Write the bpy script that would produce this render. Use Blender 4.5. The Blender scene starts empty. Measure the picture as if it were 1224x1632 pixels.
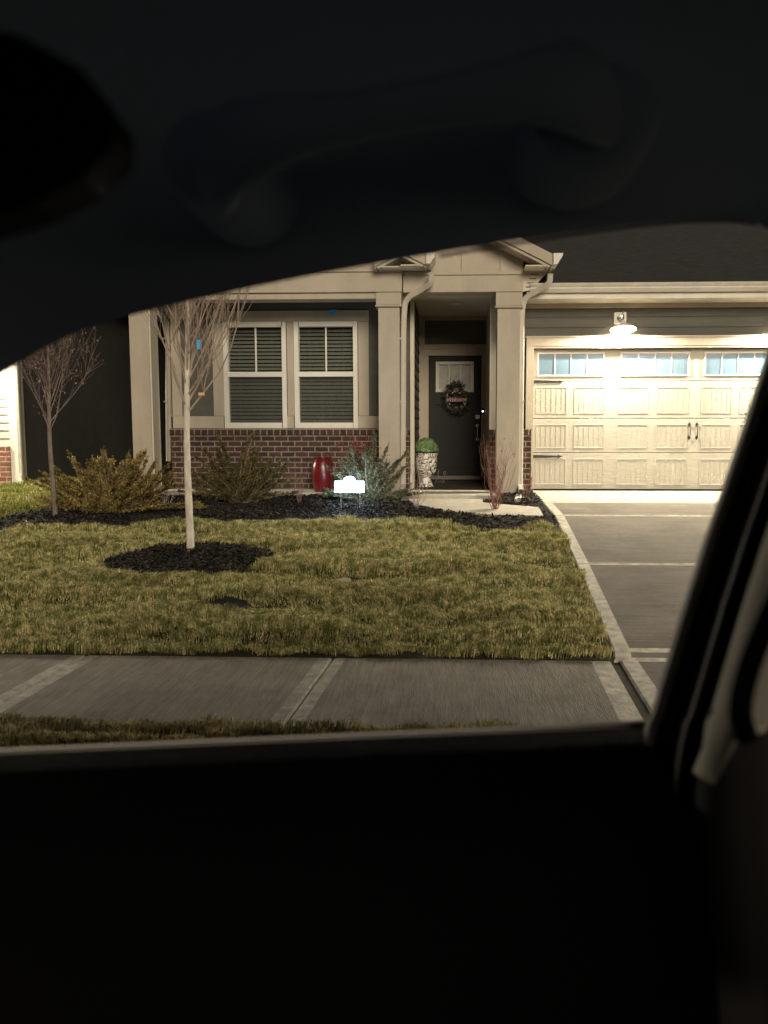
import bpy, math, random
import numpy as np
from mathutils import Vector, Matrix, Euler
R = math.radians
random.seed(7)
# ------------------------------------------------------------------ camera, sky, light
F, CX, CY = 1250.0, 675.0, 816.0
YAW = math.atan(50 / 1250); PITCH = math.atan(116 / 1250)
CAM = Vector((0, 0, 1.45))
sc = bpy.context.scene
cd = bpy.data.cameras.new('Camera'); cam = bpy.data.objects.new('Camera', cd)
sc.collection.objects.link(cam); sc.camera = cam
cam.location = CAM; cam.rotation_euler = (R(90) - PITCH, 0, YAW)
cd.sensor_fit = 'VERTICAL'; cd.sensor_height = 36; cd.lens = F / 1632 * 36
cd.shift_x = (612 - CX) / 1632
cd.clip_start = .02; cd.clip_end = 600
cd.dof.use_dof = True; cd.dof.focus_distance = 10.5; cd.dof.aperture_fstop = 5.2

w = bpy.data.worlds.new('World'); sc.world = w; w.use_nodes = True
bgn = w.node_tree.nodes['Background']
sky = w.node_tree.nodes.new('ShaderNodeTexSky'); sky.sky_type = 'NISHITA'
sky.sun_disc = False; sky.sun_elevation = R(-3.0); sky.sun_rotation = R(90)
w.node_tree.links.new(sky.outputs[0], bgn.inputs[0]); bgn.inputs[1].default_value = .15
sl = bpy.data.lights.new('street_light_glow', 'SUN'); sun = bpy.data.objects.new('street_light_glow', sl)
sc.collection.objects.link(sun)
sl.energy = 0.74; sl.angle = R(24); sl.color = (1.0, .86, .68)
SAZ, SEL = R(14), R(18)          # from behind the car, a little to the right
sdir = Vector((math.sin(SAZ) * math.cos(SEL), -math.cos(SAZ) * math.cos(SEL), math.sin(SEL)))
sun.rotation_euler = sdir.to_track_quat('Z', 'Y').to_euler()
sc.view_settings.view_transform = 'Standard'; sc.view_settings.look = 'None'
sc.view_settings.exposure = 1.8; sc.view_settings.gamma = 1

sc.cycles.transparent_max_bounces = 24
# ------------------------------------------------------------------ geometry helpers
ROT = (Matrix.Rotation(YAW, 3, 'Z') @ Matrix.Rotation(R(90) - PITCH, 3, 'X'))
def ray(px, py): return ROT @ Vector(((px - CX) / F, -(py - CY) / F, -1))
def P(px, py, D):
    d = ray(px, py); return CAM + d * (D / d.y)
def X(px, D, py=620): return P(px, py, D).x
def Z(py, D, px=700): return P(px, py, D).z
SL, Y0, Y1 = .109, 5.08, 11.9
def g(y): return SL * (min(max(y, Y0), Y1) - Y0)
def G(px, py, off=0):
    d = ray(px, py)
    t = -(CAM.z - off) / d.z
    if d.z < 0 and (CAM + d * t).y <= Y0: return CAM + d * t
    t = (-SL * Y0 - CAM.z + off) / (d.z - SL * d.y)
    return CAM + d * t
def Gz(px, py, z):
    d = ray(px, py); return CAM + d * ((z - CAM.z) / d.z)
C = sc.collection

class MB:
    def __init__(s): s.v = []; s.f = []; s.m = []
    def add(s, vs, fs, mi=0):
        n = len(s.v); s.v += [tuple(v) for v in vs]
        s.f += [tuple(i + n for i in f) for f in fs]; s.m += [mi] * len(fs); return s
    def box(s, x0, x1, y0, y1, z0, z1, mi=0, ch=0.0):
        if x0 > x1: x0, x1 = x1, x0
        if y0 > y1: y0, y1 = y1, y0
        if z0 > z1: z0, z1 = z1, z0
        if ch <= 0:
            vs = [(x, y, z) for z in (z0, z1) for x, y in ((x0, y0), (x1, y0), (x1, y1), (x0, y1))]
            return s.add(vs, [(3, 2, 1, 0), (4, 5, 6, 7), (0, 1, 5, 4), (1, 2, 6, 5), (2, 3, 7, 6), (3, 0, 4, 7)], mi)
        c = min(ch, (x1 - x0) * .45, (y1 - y0) * .45, (z1 - z0) * .45)   # chamfered top and bottom rims
        rings = []
        for z, i in ((z0, c), (z0 + c, 0), (z1 - c, 0), (z1, c)):
            rings.append([(x0 + i + c * (i == 0) * 0, y0 + i, z), (x1 - i, y0 + i, z), (x1 - i, y1 - i, z), (x0 + i, y1 - i, z)])
        return s.rings(rings, mi)
    def rings(s, rings, mi=0, cap=True, loop=True):
        n = len(rings[0]); vs = [v for r in rings for v in r]; fs = []
        for k in range(len(rings) - 1):
            for i in range(n if loop else n - 1):
                a, b = k * n + i, k * n + (i + 1) % n
                fs.append((a, b, b + n, a + n))
        if cap: fs += [tuple(range(n))[::-1], tuple(range((len(rings) - 1) * n, len(rings) * n))]
        return s.add(vs, fs, mi)
    def prism(s, poly, y0, y1, mi=0):      # poly in (x,z), extruded along y
        return s.rings([[(x, y0, z) for x, z in poly], [(x, y1, z) for x, z in poly]], mi)
    def xprism(s, poly, x0, x1, mi=0):     # poly in (y,z), extruded along x
        return s.rings([[(x0, y, z) for y, z in poly], [(x1, y, z) for y, z in poly]], mi)
    def zprism(s, poly, z0, z1, mi=0):
        f0 = z0 if callable(z0) else (lambda x, y: z0); f1 = z1 if callable(z1) else (lambda x, y: z1)
        return s.rings([[(x, y, f0(x, y)) for x, y in poly], [(x, y, f1(x, y)) for x, y in poly]], mi)
    def tube(s, pts, rad, n=8, mi=0, sq=None):
        pts = [Vector(p) for p in pts]; k = len(pts)
        if not hasattr(rad, '__len__'): rad = [rad] * k
        rings = []; up = Vector((0, 1, 0.13)).normalized(); 
        for i, p in enumerate(pts):
            t = (pts[min(i + 1, k - 1)] - pts[max(i - 1, 0)])
            t = t.normalized() if t.length > 1e-9 else Vector((0, 0, 1))
            u = t.cross(up); 
            if u.length < 1e-3: u = t.cross(Vector((1, 0, 0)))
            u.normalize(); v = u.cross(t).normalized()
            if sq:
                a, b = sq; rings.append([p + u * a * cx + v * b * cy for cx, cy in ((-1, -.7), (-.7, -1), (.7, -1), (1, -.7), (1, .7), (.7, 1), (-.7, 1), (-1, .7))])
            else:
                rings.append([p + (u * math.cos(2 * math.pi * j / n) + v * math.sin(2 * math.pi * j / n)) * rad[i] for j in range(n)])
        return s.rings(rings, mi)
    def lathe(s, prof, c, n=32, mi=0, axis='z'):
        rings = []
        for r, h in prof:
            ring = []
            for j in range(n):
                a = 2 * math.pi * j / n; p = (r * math.cos(a), r * math.sin(a), h)
                if axis == 'y': p = (p[0], -p[2], p[1])
                ring.append((c[0] + p[0], c[1] + p[1], c[2] + p[2]))
            rings.append(ring)
        return s.rings(rings, mi)
    def quad(s, a, b, c, d, mi=0): return s.add([a, b, c, d], [(0, 1, 2, 3)], mi)
    def build(s, name, mats, parent=None, smooth=False, kind=None):
        me = bpy.data.meshes.new(name); me.from_pydata(s.v, [], s.f)
        if not isinstance(mats, (list, tuple)): mats = [mats]
        for m in mats: me.materials.append(m)
        me.polygons.foreach_set('material_index', s.m)
        if smooth: me.polygons.foreach_set('use_smooth', [True] * len(s.f))
        me.update()
        import bmesh
        b = bmesh.new(); b.from_mesh(me); bmesh.ops.recalc_face_normals(b, faces=b.faces); b.to_mesh(me); b.free()
        o = bpy.data.objects.new(name, me); C.objects.link(o)
        if smooth: 
            try: me.set_sharp_from_angle(angle=R(40))
            except Exception: pass
        link(o, parent)
        if kind: o['kind'] = kind
        return o
def link(o, parent):
    if parent is None: return
    o.parent = parent
    w_ = Matrix.Identity(4); q = parent
    while q: w_ = q.matrix_basis @ w_ if False else w_; q = None
    m = world_of(parent); o.matrix_parent_inverse = m.inverted()
def world_of(o):
    m = Matrix.LocRotScale(o.location, o.rotation_euler, o.scale)
    return (world_of(o.parent) @ o.matrix_parent_inverse @ m) if o.parent else m
def npmesh(name, V, Fc, mats, parent=None, mi=None, kind=None, smooth=False):
    """V (n,3) float, Fc (m,k) int, k = 3 or 4"""
    me = bpy.data.meshes.new(name); k = Fc.shape[1]
    me.vertices.add(len(V)); me.vertices.foreach_set('co', V.astype(np.float32).ravel())
    me.loops.add(Fc.size); me.loops.foreach_set('vertex_index', Fc.astype(np.int32).ravel())
    me.polygons.add(len(Fc)); me.polygons.foreach_set('loop_start', np.arange(0, Fc.size, k, dtype=np.int32))
    if not isinstance(mats, (list, tuple)): mats = [mats]
    for m in mats: me.materials.append(m)
    if mi is not None: me.polygons.foreach_set('material_index', mi.astype(np.int32))
    me.update(calc_edges=True)
    o = bpy.data.objects.new(name, me); C.objects.link(o); link(o, parent)
    if kind: o['kind'] = kind
    return o
def tag(o, label, cat, group=None):
    o['label'] = label; o['category'] = cat
    if group: o['group'] = group
    return o
def thing(name, label, cat, loc, group=None):
    o = bpy.data.objects.new(name, None); C.objects.link(o); o.location = loc; o.empty_display_size = .2
    return tag(o, label, cat, group)

# ------------------------------------------------------------------ materials
def mat(name, col, rough=.6, col2=None, scale=8, bump=0, bscale=60, metal=0, stretch=(1, 1, 1), spec=.5,
        emit=None, estr=0, detail=5, lo=.35, hi=.65, trans=0, mott=0, mscale=1.6):
    m = bpy.data.materials.new(name); m.use_nodes = True; nt = m.node_tree; b = nt.nodes['Principled BSDF']
    b.inputs['Base Color'].default_value = (*col, 1); b.inputs['Roughness'].default_value = rough
    b.inputs['Metallic'].default_value = metal; b.inputs['Specular IOR Level'].default_value = spec
    tc = nt.nodes.new('ShaderNodeTexCoord'); mp = nt.nodes.new('ShaderNodeMapping'); mp.inputs['Scale'].default_value = stretch
    nt.links.new(tc.outputs['Object'], mp.inputs[0])
    if col2:
        n = nt.nodes.new('ShaderNodeTexNoise'); n.inputs['Scale'].default_value = scale; n.inputs['Detail'].default_value = detail
        n.inputs['Roughness'].default_value = .65
        r = nt.nodes.new('ShaderNodeValToRGB'); r.color_ramp.elements[0].position = lo; r.color_ramp.elements[1].position = hi
        r.color_ramp.elements[0].color = (*col, 1); r.color_ramp.elements[1].color = (*col2, 1)
        nt.links.new(mp.outputs[0], n.inputs['Vector']); nt.links.new(n.outputs[0], r.inputs[0]); nt.links.new(r.outputs[0], b.inputs['Base Color'])
    if mott:
        n = nt.nodes.new('ShaderNodeTexNoise'); n.inputs['Scale'].default_value = mscale; n.inputs['Detail'].default_value = 8; n.inputs['Roughness'].default_value = .7
        rm = nt.nodes.new('ShaderNodeMapRange'); rm.inputs[1].default_value = .3; rm.inputs[2].default_value = .7; rm.inputs[3].default_value = 1 - mott; rm.inputs[4].default_value = 1 + mott
        nt.links.new(tc.outputs['Object'], n.inputs['Vector']); nt.links.new(n.outputs[0], rm.inputs[0])
        mm = nt.nodes.new('ShaderNodeVectorMath'); mm.operation = 'SCALE'; nt.links.new(r.outputs[0], mm.inputs[0]); nt.links.new(rm.outputs[0], mm.inputs['Scale']); nt.links.new(mm.outputs[0], b.inputs['Base Color'])
    if bump:
        n = nt.nodes.new('ShaderNodeTexNoise'); n.inputs['Scale'].default_value = bscale; n.inputs['Detail'].default_value = 4
        bp = nt.nodes.new('ShaderNodeBump'); bp.inputs['Strength'].default_value = bump; bp.inputs['Distance'].default_value = .01
        nt.links.new(mp.outputs[0], n.inputs['Vector']); nt.links.new(n.outputs[0], bp.inputs['Height']); nt.links.new(bp.outputs[0], b.inputs['Normal'])
    if emit: b.inputs['Emission Color'].default_value = (*emit, 1); b.inputs['Emission Strength'].default_value = estr
    return m
def brickmat(name, w_, h_, off=.5, c1=(.082, .035, .024), c2=(.034, .019, .017), mort=(.26, .22, .17), msz=.009):
    m = bpy.data.materials.new(name); m.use_nodes = True; nt = m.node_tree; b = nt.nodes['Principled BSDF']
    b.inputs['Roughness'].default_value = .85
    tc = nt.nodes.new('ShaderNodeTexCoord'); sp = nt.nodes.new('ShaderNodeSeparateXYZ'); cb = nt.nodes.new('ShaderNodeCombineXYZ')
    ad = nt.nodes.new('ShaderNodeMath'); ad.operation = 'ADD'
    nt.links.new(tc.outputs['Object'], sp.inputs[0]); nt.links.new(sp.outputs['X'], ad.inputs[0]); nt.links.new(sp.outputs['Y'], ad.inputs[1])
    nt.links.new(ad.outputs[0], cb.inputs['X']); nt.links.new(sp.outputs['Z'], cb.inputs['Y'])
    dn = nt.nodes.new('ShaderNodeTexNoise'); dn.inputs['Scale'].default_value = 30
    vm = nt.nodes.new('ShaderNodeMixRGB'); vm.blend_type = 'ADD'; vm.inputs[0].default_value = .006
    nt.links.new(cb.outputs[0], vm.inputs[1]); nt.links.new(dn.outputs[1], vm.inputs[2]); nt.links.new(tc.outputs['Object'], dn.inputs[0])
    br = nt.nodes.new('ShaderNodeTexBrick'); br.offset = off; br.squash = 1
    for k, v in (('Scale', 1), ('Mortar Size', msz), ('Mortar Smooth', .15), ('Brick Width', w_), ('Row Height', h_), ('Bias', 0)): br.inputs[k].default_value = v
    br.inputs['Color1'].default_value = (*c1, 1); br.inputs['Color2'].default_value = (*c2, 1); br.inputs['Mortar'].default_value = (*mort, 1)
    nt.links.new(vm.outputs[0], br.inputs[0])
    n = nt.nodes.new('ShaderNodeTexNoise'); n.inputs['Scale'].default_value = 25; n.inputs['Detail'].default_value = 6
    mx = nt.nodes.new('ShaderNodeMixRGB'); mx.blend_type = 'MULTIPLY'; mx.inputs[0].default_value = .7
    r = nt.nodes.new('ShaderNodeValToRGB'); r.color_ramp.elements[0].position = .3; r.color_ramp.elements[0].color = (.45, .45, .45, 1); r.color_ramp.elements[1].color = (1.25, 1.2, 1.15, 1); r.color_ramp.elements[1].position = .75
    nt.links.new(tc.outputs['Object'], n.inputs[0]); nt.links.new(n.outputs[0], r.inputs[0])
    nt.links.new(br.outputs[0], mx.inputs[1]); nt.links.new(r.outputs[0], mx.inputs[2]); nt.links.new(mx.outputs[0], b.inputs['Base Color'])
    iv = nt.nodes.new('ShaderNodeMath'); iv.operation = 'SUBTRACT'; iv.inputs[0].default_value = 1; nt.links.new(br.outputs['Fac'], iv.inputs[1])
    a2 = nt.nodes.new('ShaderNodeMath'); a2.operation = 'MULTIPLY_ADD'; a2.inputs[1].default_value = .25
    nt.links.new(n.outputs[0], a2.inputs[0]); nt.links.new(iv.outputs[0], a2.inputs[2])
    bp = nt.nodes.new('ShaderNodeBump'); bp.inputs['Distance'].default_value = .008; bp.inputs['Strength'].default_value = .8
    nt.links.new(a2.outputs[0], bp.inputs['Height']); nt.links.new(bp.outputs[0], b.inputs['Normal'])
    return m
def glassmat(name, tint=(1, 1, 1), gloss=.08, rough=.01):
    m = bpy.data.materials.new(name); m.use_nodes = True; nt = m.node_tree; nt.nodes.remove(nt.nodes['Principled BSDF'])
    t = nt.nodes.new('ShaderNodeBsdfTransparent'); t.inputs[0].default_value = (*tint, 1)
    gl = nt.nodes.new('ShaderNodeBsdfGlossy'); gl.inputs['Roughness'].default_value = rough
    fr = nt.nodes.new('ShaderNodeFresnel'); fr.inputs[0].default_value = 1.45
    mx = nt.nodes.new('ShaderNodeMixShader')
    ma = nt.nodes.new('ShaderNodeMath'); ma.operation = 'MULTIPLY_ADD'; ma.inputs[1].default_value = 1; ma.inputs[2].default_value = gloss - .04; ma.use_clamp = True
    nt.links.new(fr.outputs[0], ma.inputs[0]); nt.links.new(ma.outputs[0], mx.inputs[0])
    nt.links.new(t.outputs[0], mx.inputs[1]); nt.links.new(gl.outputs[0], mx.inputs[2]); nt.links.new(mx.outputs[0], nt.nodes['Material Output'].inputs[0])
    return m
M = {}
M['trim'] = mat('beige_trim', (.40, .345, .27), .7, (.46, .40, .315), 3, bump=.15, bscale=90, stretch=(1, 1, .3), mott=.09)
M['cream'] = mat('cream_trim', (.62, .56, .45), .6, (.58, .52, .42), 4)
M['white'] = mat('white_vinyl', (.74, .70, .62), .45, (.68, .64, .56), 4)
M['spout'] = mat('downspout_paint', (.50, .455, .38), .4, (.44, .40, .33), 5)
M['gutter'] = mat('gutter_paint', (.60, .56, .48), .4, (.52, .48, .41), 5)
M['siding'] = mat('grey_siding', (.105, .10, .083), .75, (.085, .081, .067), 6, bump=.2, bscale=50, stretch=(.15, .15, 1))
M['doorpaint'] = mat('dark_door_paint', (.024, .024, .020), .6, (.020, .020, .017), 5, spec=.2)
M['brick'] = brickmat('brown_brick', .203, .079)
M['rowlock'] = brickmat('rowlock_brick', .1, .4, 0)
M['redbrick'] = brickmat('red_brick', .203, .079, c1=(.30, .11, .07), c2=(.20, .075, .05), mort=(.45, .38, .3))
M['shingle'] = mat('dark_shingle', (.024, .024, .024), .9, (.042, .041, .038), 18, bump=.5, bscale=40, stretch=(.4, 1, 1))
M['garage'] = mat('cream_steel_door', (.43, .40, .33), .5, (.40, .37, .305), 2.5, bump=.25, bscale=30, stretch=(.25, 1, 2.2), mott=.05)
M['gpane'] = mat('pale_blue_pane', (.085, .15, .205), .18, (.10, .165, .225), 3, spec=.6)
M['iron'] = mat('black_iron', (.02, .02, .02), .45, bump=.2, metal=.3)
M['conc'] = mat('brushed_concrete_drive', (.068, .057, .045), .85, (.25, .213, .168), 5, bump=1, bscale=24, stretch=(.3, 8, 1), lo=.2, hi=.8, detail=12, mott=.3, mscale=2.2)
M['concx'] = mat('brushed_concrete_walk', (.17, .147, .118), .85, (.39, .34, .27), 6, bump=1, bscale=24, stretch=(7, .4, 1), lo=.26, hi=.76, detail=12, mott=.28, mscale=2.5)
M['band'] = mat('trowelled_concrete_edge', (.27, .245, .20), .75, (.52, .47, .385), 14, bump=.5, bscale=60, lo=.35, hi=.65, detail=8, mott=.22, mscale=5)
M['band_lit'] = mat('lamplit_trowelled_edge', (.30, .27, .22), .75, (.60, .55, .45), 14, bump=.6, bscale=60, lo=.35, hi=.65, detail=8, mott=.22, mscale=5)  # paler copy of the edge concrete; stronger lamp light put into its colour
M['porch'] = mat('porch_concrete', (.42, .38, .31), .8, (.50, .455, .37), 7, bump=.4, bscale=80, mott=.2, mscale=4)
M['soil'] = mat('soil', (.030, .028, .010), .95, (.05, .045, .02), 6, bump=.6, bscale=20)
M['mulch'] = mat('black_mulch', (.010, .009, .008), .9, (.03, .026, .024), 30, bump=1, bscale=40)
M['chip'] = mat('mulch_chip', (.012, .0105, .009), .85, (.19, .15, .115), 40, lo=.5, hi=.74, spec=.25)
M['asphalt'] = mat('asphalt', (.045, .045, .045), .9, (.06, .06, .06), 40, bump=.5, bscale=120)
M['bark'] = mat('pale_bark', (.66, .60, .50), .8, (.30, .255, .20), 14, bump=.6, bscale=60, stretch=(1, 1, .35), lo=.4, hi=.8)
M['twig'] = mat('twig_bark', (.24, .17, .13), .8, (.36, .28, .22), 20)
M['darkbark'] = mat('dark_bark', (.13, .105, .085), .85, (.2, .165, .13), 20, bump=.5, bscale=60)
M['purple'] = mat('purple_twig', (.12, .085, .075), .8, (.20, .15, .13), 20)
M['redtwig'] = mat('red_twig', (.17, .06, .04), .7, (.26, .12, .09), 20)
M['dryleaf'] = mat('dry_leaf', (.20, .12, .09), .8, (.36, .25, .19), 20)
M['redleaf'] = mat('red_leaf', (.28, .03, .03), .7, (.18, .02, .03), 20)
M['orleaf'] = mat('rust_leaf', (.42, .10, .04), .7, (.3, .06, .03), 20)
M['steel'] = mat('satin_nickel', (.75, .74, .72), .25, metal=.9)
M['ceil'] = mat('porch_ceiling_paint', (.58, .51, .41), .8, (.55, .48, .385), 4)
def leafy(name, cols, scale1, scale2, rough=.7, tr=.25):
    m = bpy.data.materials.new(name); m.use_nodes = True; nt = m.node_tree; b = nt.nodes['Principled BSDF']
    b.inputs['Roughness'].default_value = rough; b.inputs['Specular IOR Level'].default_value = .25
    tc = nt.nodes.new('ShaderNodeTexCoord')
    def ramp(sc_, a, b_, lo, hi, stretch=(1, 1, 1)):
        mp = nt.nodes.new('ShaderNodeMapping'); mp.inputs['Scale'].default_value = stretch
        n = nt.nodes.new('ShaderNodeTexNoise'); n.inputs['Scale'].default_value = sc_; n.inputs['Detail'].default_value = 4
        r = nt.nodes.new('ShaderNodeValToRGB'); r.color_ramp.elements[0].position = lo; r.color_ramp.elements[1].position = hi
        r.color_ramp.elements[0].color = (*a, 1); r.color_ramp.elements[1].color = (*b_, 1)
        nt.links.new(tc.outputs['Object'], mp.inputs[0]); nt.links.new(mp.outputs[0], n.inputs[0]); nt.links.new(n.outputs[0], r.inputs[0]); return r
    a = ramp(scale1, cols[0], cols[1], .42, .60, (1, 1.8, 1)); f = ramp(scale2, (.30, .30, .28), (1.5, 1.5, 1.4), .3, .7)
    mx = nt.nodes.new('ShaderNodeMixRGB'); mx.blend_type = 'MULTIPLY'; mx.inputs[0].default_value = 1
    nt.links.new(a.outputs[0], mx.inputs[1]); nt.links.new(f.outputs[0], mx.inputs[2]); nt.links.new(mx.outputs[0], b.inputs['Base Color'])
    tl = nt.nodes.new('ShaderNodeBsdfTranslucent'); nt.links.new(mx.outputs[0], tl.inputs[0])
    ms = nt.nodes.new('ShaderNodeMixShader'); ms.inputs[0].default_value = tr
    nt.links.new(b.outputs[0], ms.inputs[1]); nt.links.new(tl.outputs[0], ms.inputs[2]); nt.links.new(ms.outputs[0], nt.nodes['Material Output'].inputs[0])
    return m
M['grass'] = leafy('lawn_blades', ((.20, .225, .070), (.74, .64, .34)), 13, 80)
M['verge'] = leafy('verge_blades', ((.28, .25, .11), (.66, .55, .31)), 3, 45)
M['ngrass'] = leafy('green_blades', ((.24, .26, .06), (.44, .42, .14)), 1.2, 45)
M['gold'] = leafy('gold_evergreen', ((.12, .10, .038), (.46, .335, .125)), 9, 40)
M['olive'] = leafy('olive_evergreen', ((.08, .072, .03), (.24, .19, .08)), 9, 40)
M['grey'] = leafy('greygreen_evergreen', ((.09, .085, .05), (.20, .18, .10)), 9, 40)
M['box'] = leafy('boxwood', ((.16, .30, .11), (.46, .58, .34)), 26, 90)

# ------------------------------------------------------------------ setting: ground, road, sidewalk, driveway
ys = [-120, -9, 1.55, 1.6, Y0, Y1, 18, 60, 260]
zs = [-.19, -.19, -.19, -.02, -.02, g(Y1) - .02, g(Y1) - .02, g(Y1) - .02, g(Y1) - .02]
mb = MB(); xs = [-200, -40, -9, 9, 40, 200]
for i in range(len(ys) - 1):
    for j in range(len(xs) - 1):
        mb.quad((xs[j], ys[i], zs[i]), (xs[j + 1], ys[i], zs[i]), (xs[j + 1], ys[i + 1], zs[i + 1]), (xs[j], ys[i + 1], zs[i + 1]))
mb.build('ground', M['soil'], kind='structure')
MB().box(-60, 60, -8, 1.38, -.25, -.15).build('road', M['asphalt'], kind='structure')
MB().box(-60, 3.0, 1.4, 1.58, -.25, .0, ch=.02).build('kerb', M['band'], kind='structure')

def slab(m, q, bw=(.09, .09, .09, .09), top=.004, thick=.12, zf=None, inset=.004):
    """q: near-left, near-right, far-right, far-left (x,y). Brushed centre, trowelled bands round it."""
    zf = zf or (lambda x, y: g(y))
    q = [Vector(p) for p in q]
    c = sum(q, Vector((0, 0))) / 4
    def lerp(a, b, t): return a + (b - a) * t
    def edge_in(bws):
        n = []
        for i in range(4):
            e = q[(i + 1) % 4] - q[i]; e.normalize(); n.append(Vector((-e.y, e.x)) * bws[i])
        out = []
        for i in range(4):          # intersect offset edges i-1 and i
            p1 = q[i - 1] + n[i - 1]; d1 = q[i] - q[i - 1]; p2 = q[i] + n[i]; d2 = q[(i + 1) % 4] - q[i]
            den = d1.x * d2.y - d1.y * d2.x
            t = ((p2.x - p1.x) * d2.y - (p2.y - p1.y) * d2.x) / den
            out.append(p1 + d1 * t)
        return out
    o = edge_in([inset] * 4); r = edge_in([inset + .012] * 4); i_ = edge_in([b + inset for b in bw])
    def z(p, dz): return (p.x, p.y, zf(p.x, p.y) + dz)
    m.rings([[z(p, top - thick) for p in o], [z(p, top - .012) for p in o], [z(p, top) for p in r], [z(p, top + .0005) for p in i_]], 1, cap=False)
    m.add([z(p, top + .0005) for p in i_], [(0, 1, 2, 3)], 0)

SWN, SWF = G(447, 1161).y, Y0
def swx(p0, p1):                       # joint across the sidewalk, from two photo points
    a, b = G(*p0), G(*p1); s = (b.x - a.x) / (b.y - a.y)
    return a.x + (SWN - a.y) * s, a.x + (SWF - a.y) * s
jB = swx((2, 1122), (112, 1060)); jA = swx((451, 1159), (525, 1057)); jR = swx((1026, 1144), (979, 1062))
w_ = jA[0] - jB[0]
jj = [(jB[0] - 2 * 1.55, jB[1] - 2 * 1.55), (jB[0] - 1.55, jB[1] - 1.55), jB, jA, jR]
mb = MB(); mb2 = MB()
for a, b in zip(jj[:-1], jj[1:]):
    last = b is jR
    slab(mb2 if last else mb, [(a[0], SWN), (b[0], SWN), (b[1], SWF), (a[1], SWF)], (.03, .13 if last else .085, .02, .085))
mb.build('sidewalk', [M['concx'], M['band']], kind='structure')
mb2.build('sidewalk', [M['concx'], M['band_lit']], kind='structure')
MB().box(-60, jj[0][0], SWN, SWF, -.1, .004).build('sidewalk_far', M['concx'], kind='structure')

# driveway: left edge traced along its run, right edge straight
le = [(845, 781.5), (870, 806), (883, 821), (918, 897.6), (976, 1036), (979, 1061), (1026, 1144)]
LE = [G(*p) for p in le]
LE[0] = Vector((LE[0].x, 11.50, 0))
gap = .035
LE.append(LE[-1] + (LE[-1] - LE[-2]) * 2.0)
DR = X(1400, 11.5)
mb = MB()
rows = [0, 1, 2, 3, 4, 5, 6, 7]
def dl(y):
    pts = sorted([(p.y, p.x) for p in LE])
    return float(np.interp(y, [a for a, _ in pts], [b for _, b in pts]))
ycuts = [LE[0].y, G(950, 801).y, G(950, 822).y, G(1000, 899.5).y, G(1000, 1037).y, SWF + .02, 1.62]
for k in range(len(ycuts) - 1):
    yf, yn = ycuts[k], ycuts[k + 1]
    gx = gap if k == 5 else 0
    slab(mb, [(dl(yn) + gx, yn), (DR, yn), (DR, yf), (dl(yf) + gx, yf)], (.035 if k != 4 else .03, .1, .035 if k else (ycuts[0] - ycuts[1]) * .93, .115))  # first slab's far band widened: pool of lamp light as pale concrete
mb.build('driveway', [M['conc'], M['band_lit']], kind='structure')

# walk and porch slabs
WZ = .045
walk = [G(x, y, WZ) for x, y in ((652, 797), (664, 803), (684, 808), (706, 814), (748, 817.5), (789, 820), (866, 821.5), (858, 808), (800, 803.5), (769, 800.5), (769, 792), (652, 792))]
wp = [(p.x, p.y) for p in walk]
PF = 10.62; PZ = .70
wp[-1] = (wp[-1][0], PF - .004); wp[-2] = (wp[-2][0], PF - .004)
mb = MB(); mb.zprism(wp, lambda x, y: g(y) - .08, lambda x, y: g(y) + WZ)
mb.build('front_walk', M['porch'], kind='structure')
xL, xE, xR = X(262, 11), X(641, 11), X(792, 11)
mb = MB()
mb.box(xE + .003, xR + .02, PF, 13.4, .45, PZ, ch=.012)
mb.box(X(214, 11), xE, 10.98, 11.83, .45, PZ, ch=.012)
mb.build('porch_floor', M['porch'], kind='structure')

# mulch bed
bed_px = [(-160, 868), (0, 851), (100, 843), (200, 839), (300, 839), (400, 836), (470, 833), (560, 830.5), (640, 833), (700, 836), (780, 845), (830, 842), (866, 840), (894, 850), (886, 826)]
bed = [G(*p) for p in bed_px]; bed = [(p.x, p.y) for p in bed]
bed += [(dl(11.0) - .01, 11.0), (dl(11.45) - .01, 11.52), (X(781, 11.5), 11.52), (X(781, 11.5), 11.0), (xL - .1, 11.0), (xL - .7, 11.0), (G(180, 800).x, 11.0), (G(125, 806).x, G(125, 806).y), (G(60, 815).x, G(60, 815).y), (G(0, 833).x, G(0, 833).y), (G(-160, 838).x, G(-160, 838).y)]
def inpoly(px_, py_, poly):
    ins = np.zeros(len(px_), bool); n = len(poly)
    for i in range(n):
        x1, y1 = poly[i]; x2, y2 = poly[(i + 1) % n]
        if y1 == y2: continue
        c = ((y1 > py_) != (y2 > py_)) & (px_ < (x2 - x1) * (py_ - y1) / (y2 - y1) + x1); ins ^= c
    return ins
rng = np.random.default_rng(5)
def gv(y): return SL * (np.clip(y, Y0, Y1) - Y0)
def wob(x, y, fr, seed, n=7):
    r = np.random.default_rng(seed); o = np.zeros_like(x)
    for _ in range(n):
        a = r.uniform(0, 6.28); k = fr * r.uniform(.6, 1.7)
        o += np.sin((x * math.cos(a) * .55 + y * math.sin(a) * 1.3) * k + r.uniform(0, 6.28))
    return o / n ** .5
mb = MB(); mb.zprism(bed, lambda x, y: g(y) - .05, lambda x, y: g(y) + .012)
TR = G(302, 881); tc_ = G(300, 897)
ra, rb = (G(436, 895).x - G(165, 895).x) / 2, (G(300, 869).y - G(300, 921).y) / 2
HO = G(360, 963); ha, hb = .2, .17
mb.zprism([(tc_.x + ra * math.cos(t), tc_.y + rb * math.sin(t)) for t in np.linspace(0, 6.28, 28)[:-1]], lambda x, y: g(y) - .05, lambda x, y: g(y) + .012)
mb.zprism([(HO.x + ha * math.cos(t), HO.y + hb * math.sin(t)) for t in np.linspace(0, 6.28, 16)[:-1]], lambda x, y: g(y) - .05, lambda x, y: g(y) - .006)
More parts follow.
